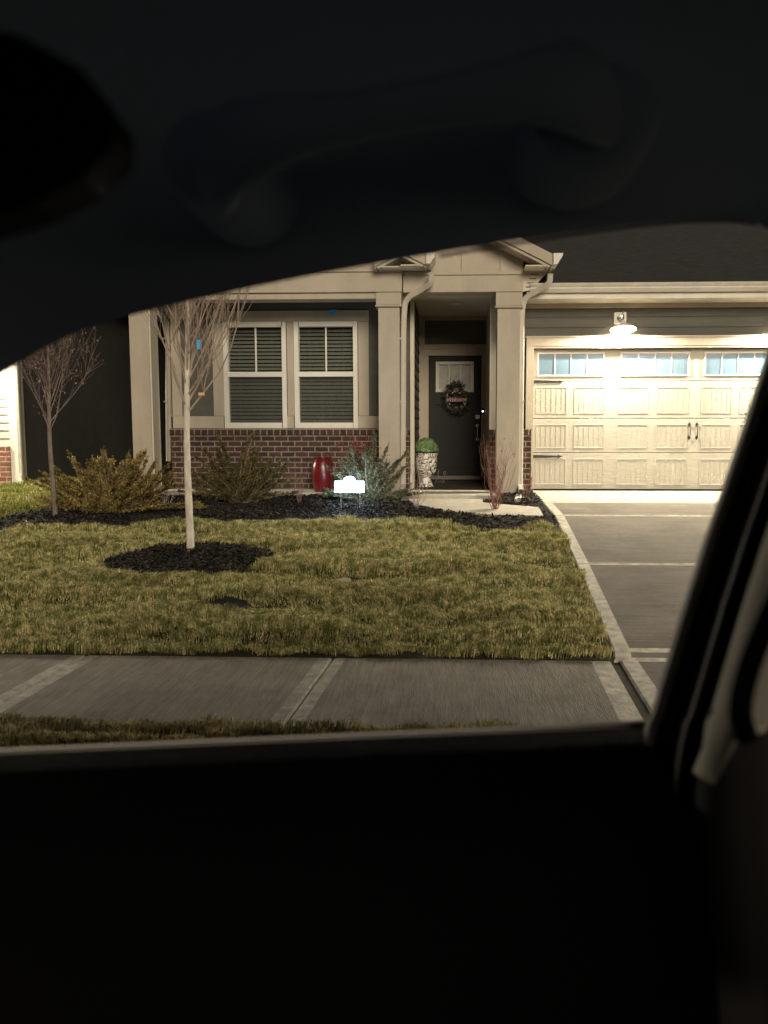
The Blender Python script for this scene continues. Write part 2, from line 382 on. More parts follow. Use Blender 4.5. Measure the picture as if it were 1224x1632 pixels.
mb.build('mulch_bed', M['mulch'], kind='structure')
# chips
def chips(name, px_, py_, dz=.02):
    n = len(px_); L = rng.uniform(.005, .024, n) * rng.choice([.6, 1, 1.5], n); W = L * rng.uniform(.15, .55, n)
    a = rng.uniform(0, 6.28, n); ti = rng.normal(0, .45, n); 
    u = np.stack([np.cos(a), np.sin(a), ti * .8], 1); v = np.stack([-np.sin(a), np.cos(a), rng.normal(0, .5, n)], 1)
    c = np.stack([px_, py_, gv(py_) + dz + rng.uniform(0, .022, n) + .02 * wob(px_, py_, 5, 3)], 1)
    V = np.concatenate([c - u * L[:, None] - v * W[:, None] * .6, c + u * L[:, None] * .8 - v * W[:, None], c + u * L[:, None] + v * W[:, None] * .7, c - u * L[:, None] * .9 + v * W[:, None]], 0)
    i = np.arange(n); Fc = np.stack([i, i + n, i + 2 * n, i + 3 * n], 1)
    o = npmesh(name, V, Fc, M['chip'], kind='stuff'); return o
n = 150000; x = rng.uniform(-9, 3, n); y = rng.uniform(8.3, 11.6, n)
wpoly = [(a, b) for a, b in wp]
bx_ = x + rng.normal(0, .035, n); by_ = y + rng.normal(0, .03, n)
ok = inpoly(bx_, by_, bed) & ~inpoly(x, y, wpoly) & (x < np.interp(y, sorted(p.y for p in LE), [q for _, q in sorted((p.y, p.x) for p in LE)]) - .02) & ~((x > X(214, 11)) & (x < xE) & (y > 10.97)) & ~((x > xE) & (x < xR + .02) & (y > PF))
x, y = x[ok], y[ok]
t = rng.uniform(0, 6.28, 9000); r_ = np.sqrt(rng.uniform(0, 1, 9000)) * (1 + rng.normal(0, .05, 9000))
x = np.concatenate([x, tc_.x + ra * r_ * np.cos(t)]); y = np.concatenate([y, tc_.y + rb * r_ * np.sin(t)])
tag(chips('mulch', x, y), 'dark shredded bark mulch in the planting bed and round the tree', 'mulch')

# grass
lawn = [(-9, Y0 + .01), (dl(Y0 + .01) - .01, Y0 + .01)] + [(dl(yy) - .01, yy) for yy in (5.3, 6.5, 7.8, 8.8)] + [(a + .0, b) for a, b in bed[:14][::-1]] + [(-9, bed[0][1])]
def grass(name, m, poly, bbox, dens, hmin, hmax, seed, excl=None, dz=0, lean=1.0, wid=.0026):
    r = np.random.default_rng(seed)
    n = int((bbox[1] - bbox[0]) * (bbox[3] - bbox[2]) * dens)
    x = r.uniform(bbox[0], bbox[1], n); y = r.uniform(bbox[2], bbox[3], n)
    cl = wob(x, y, 7, seed + 1) * .6 + wob(x, y, 19, seed + 2) * .55 + wob(x, y, 2.5, seed + 4) * .25 + wob(x, y, 42, seed + 6) * .55
    ok = inpoly(x, y, poly) & (r.uniform(0, 1, n) < np.clip(.8 + .25 * cl, .5, 1))
    if excl is not None: ok &= ~excl(x, y)
    # keep what the wedge of view could see (with margin)
    ok &= (x > -.62 * y - 1.0) & (x < .36 * y + 1.0)
    x, y, cl = x[ok], y[ok], cl[ok]; ke = y > Y0 + .02 + .02 * wob(x, x * 0, 25, 3); ke |= y < Y0
    x, y, cl = x[ke], y[ke], cl[ke]; n = len(x); edge = np.clip((y - Y0) / .3, 0, 1) if y.min() > Y0 - .1 else .3
    h = (hmin + (hmax - hmin) * np.clip(.5 + .38 * cl + r.normal(0, .18, n), 0.05, 1.2))
    a = r.uniform(0, 6.28, n); le_ = r.uniform(.1, 1, n) * lean
    la = wob(x, y, 4, seed + 9) * 2.5 + r.normal(0, 1.0, n)
    dx, dy = np.cos(la) * le_ * h, np.sin(la) * le_ * h
    wv = wid * r.uniform(.7, 1.5, n); wx, wy = np.cos(a) * wv, np.sin(a) * wv
    z0 = gv(y) + dz + .022 + .042 * np.tanh(wob(x, y, 7, seed + 1)) * edge + .013 * wob(x, y, 21, seed + 2)
    p = lambda fx, s, fz: np.stack([x + dx * fx + wx * s, y + dy * fx + wy * s, z0 + h * fz], 1)
    V = np.concatenate([p(0, -1, -.4), p(0, 1, -.4), p(.35, .85, .6), p(.35, -.85, .6), p(1, .1, 1 - .25 * lean), p(1, -.1, 1 - .25 * lean)], 0)
    i = np.arange(n); Fc = np.concatenate([np.stack([i, i + n, i + 2 * n, i + 3 * n], 1), np.stack([i + 3 * n, i + 2 * n, i + 4 * n, i + 5 * n], 1)], 0)
    return npmesh(name, V, Fc, m, kind='stuff')
def ex(x, y):
    e = ((x - tc_.x) / ra) ** 2 + ((y - tc_.y) / rb) ** 2
    e2 = ((x - HO.x) / ha) ** 2 + ((y - HO.y) / hb) ** 2
    return (e < .97 + .06 * np.sin(9 * np.arctan2(y - tc_.y, x - tc_.x))) | (e2 < .8)
tag(grass('lawn_grass', M['grass'], lawn, (-7.5, 3, Y0, 9.7), 11500, .014, .082, 11, ex, wid=.0022, lean=1.1), 'winter lawn of mixed green and straw grass in front of the house', 'lawn')
tag(grass('verge_grass', M['verge'], [(-6, 1.62), (1.3, 1.62), (1.3, SWN - .0), (-6, SWN - .0)], (-3.2, .4, 2.6, SWN + .0), 13000, .015, .06, 23, lean=.8), 'tufted dry grass verge between sidewalk and kerb', 'grass')
npoly = [(-14, 8.9), (G(-160, 838).x, G(-160, 838).y + .02), (G(0, 833).x, G(0, 833).y + .02), (G(60, 815).x, G(60, 815).y), (G(125, 806).x, G(125, 806).y), (G(150, 800).x, 11.1), (X(120, 12), 14), (-14, 14)]
tag(grass('side_yard_grass', M['ngrass'], npoly, (-9, -3.5, 8.9, 13), 2600, .03, .085, 31, wid=.004), 'bright green grass beside the neighbouring house', 'grass')

# ------------------------------------------------------------------ the house
house = thing('house', 'beige and dark grey one-storey house with brown brick base, two gables and a double garage', 'house', (0, 11.8, .7))
GW = 11.57; WW = 11.80; DW = 13.37; CF = 10.95; EF = 11.02
def pbox(m, px0, px1, py0, py1, D, d0, d1, mi=0, ch=.004):
    """box whose face at depth D spans the photo rectangle; d0/d1 offsets towards/away"""
    m.box(X(px0, D, (py0 + py1) / 2), X(px1, D, (py0 + py1) / 2), D + d0, D + d1, Z(py1, D), Z(py0, D), mi, ch)
xa = X(273, WW); xb = X(660, WW)
# window wall: brick base
zb = Z(690, WW); zr = Z(683, WW)
mb = MB(); mb.box(xa, xb - .07, WW - .06, WW + .2, .55, zb); mb.build('brick_base', M['brick'], house)
mb = MB(); mb.box(xa - .015, xb - .07, WW - .085, WW - .062, zb - .03, zr, ch=.006); mb.box(xa - .012, xb - .07, WW - .06, WW - .01, zb + .003, zr - .003); mb.build('rowlock_course', M['rowlock'], house)
mb = MB(); mb.box(xa + .02, xb - .02, WW, WW + .2, zr - .05, 3.75); mb.box(xa+.02, xa + .22, WW + .2, 22, .5, 3.75)
mb.build('siding_wall', M['siding'], house)
mb = MB()
pbox(mb, 340, 588, 494, 662, WW, -.022, -.002)      # window surround is built round the openings below
mb = MB()
def W(x0, x1, y0, y1, d0=-.024, d1=-.002, m_=None): pbox(m_ or mb, x0, x1, y0, y1, WW, d0, d1)
W(272, 357.5, 663, 682.5, -.03); W(458.2, 469.3, 663, 682.5, -.03); W(571.2, 600, 663, 682.5, -.03); W(357.5, 458.2, 682.2, 684, -.06); W(469.3, 571.2, 682.2, 684, -.06); W(340, 588, 494, 512)
W(340, 357.5, 512.3, 662.7); W(458.5, 469, 512.3, 662.7); W(571.5, 588, 512.3, 662.7)
W(272, 289, 462, 662.7, -.03); mb.box(xa - .004, xa + .02, WW - .03, WW + .14, zr + .01, 3.7)
W(600, 645, 663, 690, -.03)
mb.build('wall_trim', M['trim'], house)
mb = MB(); W(654, 660.5, 470, 779, -.035); mb.build('corner_board', M['cream'], house)
# windows
blindm = mat('blind_slat', (.21, .21, .195), .6)
darkroom = mat('dark_room', (.02, .022, .02), .9)
wglass = glassmat('window_glass', (.93, .95, .92), .07)
def screenmat():
    m = bpy.data.materials.new('insect_screen'); m.use_nodes = True; nt = m.node_tree; b = nt.nodes['Principled BSDF']
    b.inputs['Base Color'].default_value = (.08, .082, .075, 1); b.inputs['Alpha'].default_value = .3; b.inputs['Roughness'].default_value = .8; return m
scr = screenmat()
def window(x0, x1, gl0, gl1, muntin):
    f = MB()
    pbox(f, x0, x0 + 7, 512, 682, WW, -.05, .05); pbox(f, x1 - 7, x1, 512, 682, WW, -.05, .05)
    pbox(f, x0 + 7, x1 - 7, 512, 520, WW, -.05, .05); pbox(f, x0 + 7, x1 - 7, 673.5, 682, WW, -.055, .05)
    pbox(f, x0 + 7, x1 - 7, 592, 600, WW, -.036, .045)
    o = f.build('window', M['white'], house)
    m_ = MB(); pbox(m_, muntin - 1.3, muntin + 1.3, 520.3, 591.7, WW, .004, .014); m_.build('muntin', M['white'], o)
    p = MB(); p.box(X(x0 + 6, WW), X(x1 - 6, WW), WW + .018, WW + .022, Z(674, WW), Z(519, WW)); p.build('pane', wglass, o)
    s = MB(); s.quad(*[(X(q_, WW), WW - .011, Z(v_, WW)) for q_, v_ in ((x0 + 7, 673.4), (x1 - 7, 673.4), (x1 - 7, 600.3), (x0 + 7, 600.3))]); s.build('insect_screen', scr, o)
    b = MB(); zz = Z(673, WW) + .02; zt = Z(519, WW)
    xx0, xx1 = X(x0 + 6, WW) - .0, X(x1 - 6, WW) + .0
    while zz < zt:
        y = WW + .085; a = R(50); h = .025
        b.add([(xx0, y - h * math.cos(a), zz - h * math.sin(a)), (xx1, y - h * math.cos(a), zz - h * math.sin(a)), (xx1, y + h * math.cos(a), zz + h * math.sin(a)), (xx0, y + h * math.cos(a), zz + h * math.sin(a)),
               (xx0, y - h * math.cos(a), zz - h * math.sin(a) + .003), (xx1, y - h * math.cos(a), zz - h * math.sin(a) + .003), (xx1, y + h * math.cos(a), zz + h * math.sin(a) + .003), (xx0, y + h * math.cos(a), zz + h * math.sin(a) + .003)],
              [(0, 1, 2, 3), (7, 6, 5, 4), (0, 4, 5, 1), (3, 2, 6, 7)])
        zz += .056
    for fx in (.2, .8):
        xx = xx0 + (xx1 - xx0) * fx; b.box(xx - .002, xx + .002, WW + .055, WW + .057, Z(673, WW), zt)
    b.build('blind', blindm, o)
    d = MB(); d.box(xx0 - .01, xx1 + .01, WW + .13, WW + .14, Z(680, WW), Z(512, WW)); d.build('room_shade', darkroom, o)
    return o
# openings in the siding: push siding back where the windows stand
o_sid = bpy.data.objects['siding_wall']; me = o_sid.data
sid = MB()
wz0, wz1 = Z(681, WW), Z(513, WW)
w1a, w1b, w2a, w2b = X(360, WW), X(455, WW), X(473, WW), X(568, WW)
for a, b in ((xa + .02, w1a), (w1b, w2a), (w2b, xb - .02)): sid.box(a, b, WW, WW + .2, zr - .05, 3.75)
for a, b in ((w1a, w1b), (w2a, w2b)): sid.box(a, b, WW, WW + .2, wz1, 3.75); sid.box(a, b, WW, WW + .2, zr - .05, wz0)
sid.box(xa + .02, xa + .22, WW + .2, 22, .5, 3.75)
bpy.data.objects.remove(o_sid); sid.build('siding_wall', M['siding'], house)
# brick blocks behind windows stop below wz0 already
window(358, 457.5, 365, 449, 407.5); window(470, 570.5, 476, 562, 519.5)

# left porch gable: columns, beam, board-and-batten gable, roof
def column(px0, px1, D, pyc0, pyc1, dep=.29, zbot=.60, cap=3, flare=True):
    m = MB(); m.box(X(px0, D), X(px1, D), D, D + dep, zbot, Z(pyc1, D), ch=.006)
    o = m.build('column', M['trim'], house)
    c = MB(); a, b = X(px0 - cap, D), X(px1 + cap, D)
    c.box(a, b, D - .03, D + dep + .03, Z(pyc1, D) + .0015, Z(pyc0, D), ch=.006)
    c.box(a - .012, b + .012, D - .042, D + dep + .042, Z(pyc1, D) - .022, Z(pyc1, D) , ch=.004)
    c.build('capital', M['trim'], o)
    return o
cl_ = column(209, 239.5, CF, 466, 486); column(603.5, 637, CF, 466, 486)
xs_ = X(239.5, CF); MB().box(xs_ + .001, xs_ + .022, CF + .012, CF + .28, .705, Z(488, CF), ch=.003).build('added_lit_side_board', M['cream'], cl_)  # added pale board: light on the column's right face put into colour
mb = MB(); x0, x1 = X(204, CF), X(641, CF)
mb.box(x0, x1, CF - .02, CF + .30, Z(465, CF), Z(430, CF) , ch=.005)
mb.box(x0 - .01, x1 + .01, CF - .045, CF + .02, Z(433, CF), Z(428.5, CF), ch=.004)
mb.box(x0 + .3, x1 - .3, CF + .02, CF + .26, Z(475, CF), Z(465.2, CF), ch=.005)
mb.build('porch_beam', M['trim'], house)
zs_ = Z(465, CF) + .012
MB().box(x0, x1, CF + .31, WW - .005, zs_, zs_ + .03).build('porch_ceiling', M['cream'], house)
def gable(xc, half, D, zbase, ze, depth, over, bat):
    p = .5; m = MB(); hw = ze + over * p - .03
    m.prism([(xc - half, zbase), (xc + half, zbase), (xc + half, hw), (xc, hw + half * p), (xc - half, hw)], D + .02, D + .10)
    for k in range(-12, 13):
        xx = xc + k * bat; hh = (half - abs(xx - xc)) * p + hw - zbase
        if abs(xx - xc) < half - .03: m.box(xx - .02, xx + .02, D, D + .022, zbase, zbase + hh)
    m.build('gable_wall', M['trim'], house)
    e = half + over; t = .05; r = MB()
    for s in (-1, 1):
        poly = [(xc + s * e, ze), (xc, ze + e * p), (xc, ze + e * p + t), (xc + s * e, ze + t)]
        r.prism(poly, D - .30, D + depth)
    r.build('gable_roof', M['shingle'], house)
    f = MB(); sf = MB()
    for s in (-1, 1):
        f.prism([(xc + s * e, ze - .10), (xc, ze + e * p - .10), (xc, ze + e * p + .045), (xc + s * e, ze + .045)], D - .33, D - .302)
        f.prism([(xc + s * (e - .05), ze - .12), (xc, ze + (e - .05) * p - .12), (xc, ze + (e - .05) * p - .07), (xc + s * (e - .05), ze - .07)], D - .301, D + .015)
        sf = MB(); sf.box(xc + s * (half + .002), xc + s * (e - .021), D - .30, D + depth, ze - .10, ze - .085); sf.build('gable_soffit', M['cream'], house)
        f.box(xc + s * (e - .02), xc + s * (e + .002), D - .301, D + depth, ze - .12, ze + .03)
    f.build('rake_board', M['trim'], house)
    return xc + e, ze
zg = Z(428, CF) - .004
xcL = X(422, CF); hL = X(641, CF) - xcL
exl, ezl = gable(xcL, hL, CF, zg, 3.845, 5.5, .34, .42)
zE = Z(436, EF)
xcR = X(737, EF); hR = X(832, EF) - xcR
exr, ezr = gable(xcR, hR, EF, zE, 3.84, 5.2, .36, .53)
er = [(833, 432.5), (874, 432.5), (846, 462), (829, 466)]
mb = MB(); mb.prism([(P(a, b, EF + .05).x, P(a, b, EF + .05).z) for a, b in er], EF + .05, EF + .08); er_ = mb.build('eave_return', M['cream'], house)
for (a, b, c_) in ((845, 857, 437), (843, 855, 444), (840.5, 851, 451), (838, 847, 457.5)):
    p0, p1 = P(a, c_ + 1, EF + .05), P(b, c_ - 1, EF + .05); MB().box(p0.x, p1.x, EF + .0465, EF + .049, p0.z, p1.z).build('vent', mat('vent_shadow', (.16, .14, .11), .8), er_)
# gutters along the gable eaves (k-profile seen end on) with downspouts
def kgut(xe, ze, D, s, nm, dep, lowz=0):
    prof = [(0, .02), (0, -.12), (.055, -.12), (.075, -.08), (.11, -.03), (.125, .02)]
    m = MB(); m.prism([(xe + s * a, ze + b) for a, b in prof], D - .36, D + dep)
    m.prism([(xe + s * a * 1.03, ze + b) for a, b in prof], D - .364, D - .36)
    return m.build('gutter', M['gutter'], house)
kgut(exl + .003, ezl + .03, CF, 1, 'l', 5.4); kgut(exr + .003, ezr + .03, EF, 1, 'r', .42)
# soffit vent slots
mb = MB()
for k in range(5): mb.box(xcR + hR + .09, xcR + hR + .26, EF + .06 + k * .1, EF + .09 + k * .1, ezr - .104, ezr - .1005)
mb.build('soffit_vent', M['iron'], house)
def smoothpath(pts, it=2):
    pts = [Vector(p) for p in pts]
    for _ in range(it):
        q = [pts[0]]
        for a, b in zip(pts[:-1], pts[1:]): q += [a * .75 + b * .25, a * .25 + b * .75]
        q.append(pts[-1]); pts = q
    return pts
def spout(pxs, D, ztop_y, outlet=True, w1=.038, w2=.03):
    """pxs: list of (px,py,D)"""
    pts = [P(a, b, d) for a, b, d in pxs]
    up = smoothpath(pts)
    base = pts[-1]
    m = MB(); 
    if outlet:
        tail = smoothpath([base, Vector((base.x, base.y, .84)), Vector((base.x, base.y - .10, .76)), Vector((base.x, base.y - .26, .735))])
    else: tail = []
    m.tube(up + tail[1:], 0, sq=(w1, w2)); o = m.build('downspout', M['spout'], house)
    for py in (540, 640):
        s = MB(); q = P(pxs[-1][0], py, pxs[-1][2]); s.box(base.x - w1 - .006, base.x + w1 + .006, base.y - w2 - .004, base.y + w2 + .05, q.z - .012, q.z + .012)
        s.build('strap', M['spout'], o)
    if outlet:
        e = tail[-1]; h = MB(); h.box(e.x - w1 * .8, e.x + w1 * .8, e.y - .006, e.y - .001, e.z - w2 * .85, e.z + w2 * .85); h.build('outlet', M['iron'], o)
    return o
D1 = CF + .10
spout([(877, 436, EF - .12), (876, 452, EF - .1), (858, 463, EF - .02), (836, 474, EF + .04), (831.5, 492, EF + .06), (830.5, 600, EF + .06), (829.5, 700, EF + .06)], EF, 0)
spout([(688, 436, CF - .12), (687, 452, CF - .1), (670, 463, CF), (649, 474, CF + .05), (643.5, 492, CF + .08), (643, 600, CF + .08), (642.5, 700, CF + .08)], CF, 0)
spout([(236, 499, 11.55), (250, 498, 11.7), (263, 503, WW + .02), (267.5, 522, WW + .03), (268, 600, WW + .03), (269, 735, WW + .03)], WW, 0, False, .034, .03)
# entry: header, right column, recess
mb = MB(); a, b = X(643, EF), X(832, EF)
mb.box(a, b, EF - .012, EF + .28, Z(466, EF), Z(436, EF) - .002, ch=.005)
mb.box(a, b + .01, EF - .035, EF - .013, Z(439, EF), Z(433.5, EF), ch=.003)
mb.box(b - .28, b, EF + .281, GW, Z(466, EF), Z(436, EF))
mb.build('entry_beam', M['trim'], house)
column(792, 828, EF, 467, 489)
zc = Z(466, EF) + .035
MB().box(X(655, WW), X(783, GW) + .02, EF + .281, DW, zc, zc + .04).build('entry_ceiling', M['ceil'], house)
dl_ = MB(); dl_.lathe([(.001, 0), (.085, 0), (.10, -.012), (.10, -.016), (.001, -.016)], (X(725, 12.1), 12.1, zc), 24)
dl_.build('recessed_light', M['white'], house)
# recess side walls, lap siding on the left one
xl = X(659, WW); xr = X(781.5, GW)
mb = MB(); mb.box(xl - .12, xl, WW + .21, DW, .6, zc)
z = .7
while z < zc:
    mb.xprism([(WW + .02, z), (DW, z), (DW, z + .155), (WW + .02, z + .155)], xl, xl + .006)
    mb.add([(xl + .022, WW + .03, z), (xl + .022, DW, z), (xl + .007, DW, z + .15), (xl + .007, WW + .03, z + .15), (xl, WW + .03, z), (xl, DW, z)], [(0, 1, 2, 3), (4, 5, 1, 0)]); z += .155
mb.build('recess_siding', M['siding'], house)
mb = MB(); mb.box(xr, xr + .12, GW + .21, DW, .6, zc); mb.build('recess_wall', M['trim'], house)
# door wall
mb = MB(); Dm = lambda m, x0, x1, y0, y1, d0, d1, c=.004: pbox(m, x0, x1, y0, y1, DW, d0, d1, 0, c)
Dm(mb, 640, 677, 480, 775, -.02, .1); Dm(mb, 775, 800, 480, 775, -.02, .1)
Dm(mb, 677, 775, 480, 510, -.02, .1); Dm(mb, 677, 775, 550.5, 567, -.02, .1)
Dm(mb, 675, 777, 552, 556.5, -.04, -.021)
Dm(mb, 677, 683, 567, 772, -.02, .1); Dm(mb, 767, 775, 567, 772, -.02, .1)
Dm(mb, 677, 775, 508, 511, -.035, -.021); Dm(mb, 677, 775, 549, 551.5, -.035, -.021)
mb.build('door_surround', mat('entry_trim', (.40, .34, .26), .7, (.37, .31, .24), 3), house)
mb = MB(); Dm(mb, 677, 775, 510, 550.5, .03, .1); mb.build('transom_panel', M['siding'], house)
mb = MB(); Dm(mb, 680, 770, 757.5, 764, -.08, .05); mb.build('threshold', mat('bronze_sill', (.12, .10, .08), .5, metal=.3), house)
mb = MB(); Dm(mb, 677, 775, 764, 773, -.02, .05); mb.build('door_riser', M['doorpaint'], house)
mb = MB()
Dm(mb, 683, 694, 567, 757.4, .03, .08, .003); Dm(mb, 756, 767, 567, 757.4, .03, .08, .003)
Dm(mb, 694, 756, 567, 576, .03, .08); Dm(mb, 694, 756, 625, 645, .03, .08); Dm(mb, 694, 756, 746, 757.4, .03, .08)
Dm(mb, 694, 756, 645, 746, .045, .08, 0)
for k in range(1, 5): Dm(mb, 694 + k * 12.4 - .5, 694 + k * 12.4 + .5, 645, 746, .040, .046, 0)
door = mb.build('front_door', M['doorpaint'], house)
mb = MB(); Dm(mb, 694.5, 699.5, 576, 625, .012, .07); Dm(mb, 750, 755, 576, 625, .012, .07); Dm(mb, 699.5, 750, 576, 581, .012, .07); Dm(mb, 699.5, 750, 620.5, 625, .012, .07)
for xx in (715.6, 734): Dm(mb, xx - 1, xx + 1, 581, 620.5, .022, .06, 0)
lt = mb.build('door_window', mat('door_lite_frame', (.56, .51, .42), .5), door)
mb = MB(); Dm(mb, 699, 751, 580, 621, .05, .055, 0); mb.build('pane', mat('frosted_pane', (.34, .33, .27), .3, (.24, .235, .19), 5, stretch=(1, 1, 1.5)), door)
mb = MB(); Dm(mb, 757.5, 764.5, 654, 668, .005, .03, .006); lk = mb.build('keypad_lock', M['iron'], door)
mb = MB(); Dm(mb, 758, 764.5, 661.5, 667.5, -.004, .004, .003); lk = mb.build('lock_cover', M['steel'], door)
hp = [P(761, y, DW - .005 - .05 * s) for y, s in ((678, 0), (679, .7), (682, 1), (690, 1.1), (697, 1), (700, .7), (700.5, 0))]
mb = MB(); mb.tube(smoothpath(hp), .011, 8); 
for y in (678, 700): p = P(761, y, DW); mb.lathe([(.001, -.04), (.03, -.04), (.03, -.01), (.022, -.002), (.001, -.002)][::1], (p.x, p.y - .0, p.z), 16, axis='y')
mb.build('handle', M['steel'], door, smooth=True)
mb = MB(); Dm(mb, 767.6, 771.2, 650, 659.5, -.035, -.02, .004)
bell = mb.build('doorbell', M['iron'], house)
mb = MB(); p = P(769.4, 655.5, DW - .036); mb.lathe([(.001, 0), (.011, 0), (.009, .004), (.001, .005)], p, 14, axis='y'); mb.build('button', mat('lit_button', (.8, .8, 1), .4, emit=(.75, .72, 1), estr=4), bell)
mb = MB(); Dm(mb, 772, 776, 717, 725, -.03, -.02); mb.build('outlet_cover', M['spout'], house)

# garage front
zt, zbk = Z(553, GW), Z(690, GW)
gx0 = X(850, GW); gx1 = gx0 + 4.88; hx1 = gx1 + .75
mb = MB(); mb.box(xr, gx0 - .026, GW - .02, GW + .2, .5, zbk); mb.build('garage_brick', M['brick'], house)
mb = MB(); mb.box(gx1 + .121, hx1, GW - .02, GW + .2, .5, zbk); mb.build('garage_brick', M['brick'], house)
mb = MB(); mb.box(xr - .01, gx0 - .027, GW - .045, GW - .021, zbk - .03, zbk + .05, ch=.005); mb.box(xr, gx0 - .027, GW - .02, GW + .1, zbk + .001, zbk + .049); mb.build('rowlock_course', M['rowlock'], house)
mb = MB(); za, zb_ = Z(538, GW), Z(470, GW)
z = za - .02; n = 4; hh = (zb_ - za) / n
mb.box(xr + .002, hx1, GW + .012, GW + .2, za - .1, zb_ + .02)
for k in range(n + 1):
    z = za + k * hh - .02
    mb.add([(xr, GW - .012, z), (hx1, GW - .012, z), (hx1, GW + .004, z + hh), (xr, GW + .004, z + hh), (xr, GW + .011, z), (hx1, GW + .011, z)], [(0, 1, 2, 3), (4, 5, 1, 0)])
mb.box(xr + .002, gx0 - .16, GW + .012, GW + .2, zbk + .051, za - .101)
mb.box(gx1 + .16, hx1, GW + .012, GW + .2, zbk, za - .101)
mb.build('garage_siding', M['siding'], house)
mb = MB(); jx = X(838, GW)
mb.box(jx, gx1 + .12, GW - .04, GW + .16, zt, Z(539, GW), ch=.004)
mb.box(jx - .01, gx1 + .13, GW - .055, GW + .0, Z(540, GW) + .001, Z(537, GW), ch=.003)
mb.box(jx, gx0, GW - .04, GW + .16, zbk + .052, zt - .001, ch=.003)
mb.box(gx0 - .025, gx0, GW - .03, GW + .16, .68, zbk + .05)
mb.box(gx0, gx1, GW - .03, GW + .10, zt - .025, zt - .001)
mb.box(gx1, gx1 + .12, GW - .04, GW + .16, .68, zt - .001, ch=.003)
mb.box(xr, hx1, GW - .035, GW - .013, Z(493, GW), Z(470, GW), ch=.003)
mb.build('garage_trim', M['trim'], house)
mb = MB(); mb.box(xr - .012, X(790, GW), GW - .03, GW + .02, zbk + .052, 3.5, ch=.003); mb.build('corner_board', M['cream'], house)
# garage door
gd = MB(); sy = [553, 607.7, 667, 721.8, 781]; GD = GW + .09
zz = [zt - .026, Z(607.7, GW), Z(667, GW), Z(721.8, GW), .712]
def gxp(px): return X(px, GW)
for k in range(4): gd.box(gx0, gx1, GD, GD + .04, zz[k + 1] + .004, zz[k] - .004, ch=.006)
for k in range(1, 4):
    for grp in range(4):
        for (a, b) in ((856, 905), (917, 966)) if grp == 0 else (((987, 1036), (1050, 1100)) if grp == 1 else ((856, 905), (917, 966))):
            sh = {0: 0, 1: 0, 2: 266, 3: 266}[grp]
            if grp == 3: a, b = (987 + 266, 1036 + 266) if a == 856 else (1050 + 266, 1100 + 266)
            else: a, b = a + sh, b + sh
            x0, x1 = gxp(a), gxp(b)
            if x1 > gx1 - .02: continue
            z1, z0 = zz[k] - .085, zz[k + 1] + .07
            t = .012
            for q in ((x0, x1, z1 - t, z1), (x0, x1, z0, z0 + t)): gd.box(q[0], q[1], GD - .007, GD + .001, q[2], q[3], ch=.003)
            for q in ((x0, x0 + t), (x1 - t, x1)): gd.box(q[0], q[1], GD - .007, GD + .001, z0 + t, z1 - t, ch=.003)
            for j in range(1, 6):
                xx = x0 + (x1 - x0) * j / 6; gd.box(xx - .0035, xx + .0035, GD - .0045, GD + .001, z0 + t, z1 - t)
gdo = gd.build('garage_door', M['garage'], house)
for (a, b) in ((859, 962), (992, 1098), (1126, 1230), (1259, 1364)):
    x0, x1 = gxp(a), gxp(b); z1, z0 = Z(564, GW), Z(597.5, GW)
    m = MB(); t = .022
    m.box(x0 - t, x1 + t, GD - .018, GD - .001, z1, z1 + t, ch=.004); m.box(x0 - t, x1 + t, GD - .018, GD - .001, z0 - t, z0, ch=.004)
    m.box(x0 - t, x0, GD - .018, GD - .001, z0, z1, ch=.004); m.box(x1, x1 + t, GD - .018, GD - .001, z0, z1, ch=.004)
    for j in range(1, 4): xx = x0 + (x1 - x0) * j / 4; m.box(xx - .007, xx + .007, GD - .014, GD - .005, z0, z1)
    m.box(x0, x1, GD - .005, GD - .001, z0, z1, 1)
    m.build('door_window', [M['white'], M['gpane']], gdo)
for py in (608, 727.5):
    m = MB(); z = Z(py, GW); x0 = gxp(852)
    m.prism([(x0, z - .022), (x0 + .36, z - .012), (x0 + .36, z - .026), (x0 + .43, z), (x0 + .36, z + .026), (x0 + .36, z + .012), (x0, z + .022)], GD - .016, GD - .006)
    for q in (.04, .18, .3): m.box(x0 + q - .006, x0 + q + .006, GD - .02, GD - .016, z - .006, z + .006)
    m.build('strap_hinge', M['iron'], gdo)
for px in (1103.5, 1115.5):
    x0 = gxp(px); z1, z0 = Z(673, GW), Z(701, GW); m = MB()
    m.tube(smoothpath([(x0, GD - .005, z0 + .03), (x0, GD - .05, z0 + .05), (x0, GD - .05, z1 - .05), (x0, GD - .005, z1 - .03)]), .007, 6)
    for zc_, s in ((z0, 1), (z1, -1)): m.prism([(x0, zc_), (x0 + .022, zc_ + s * .035), (x0 + .008, zc_ + s * .06), (x0 - .008, zc_ + s * .06), (x0 - .022, zc_ + s * .035)], GD - .012, GD - .001)
    m.build('pull_handle', M['iron'], gdo)
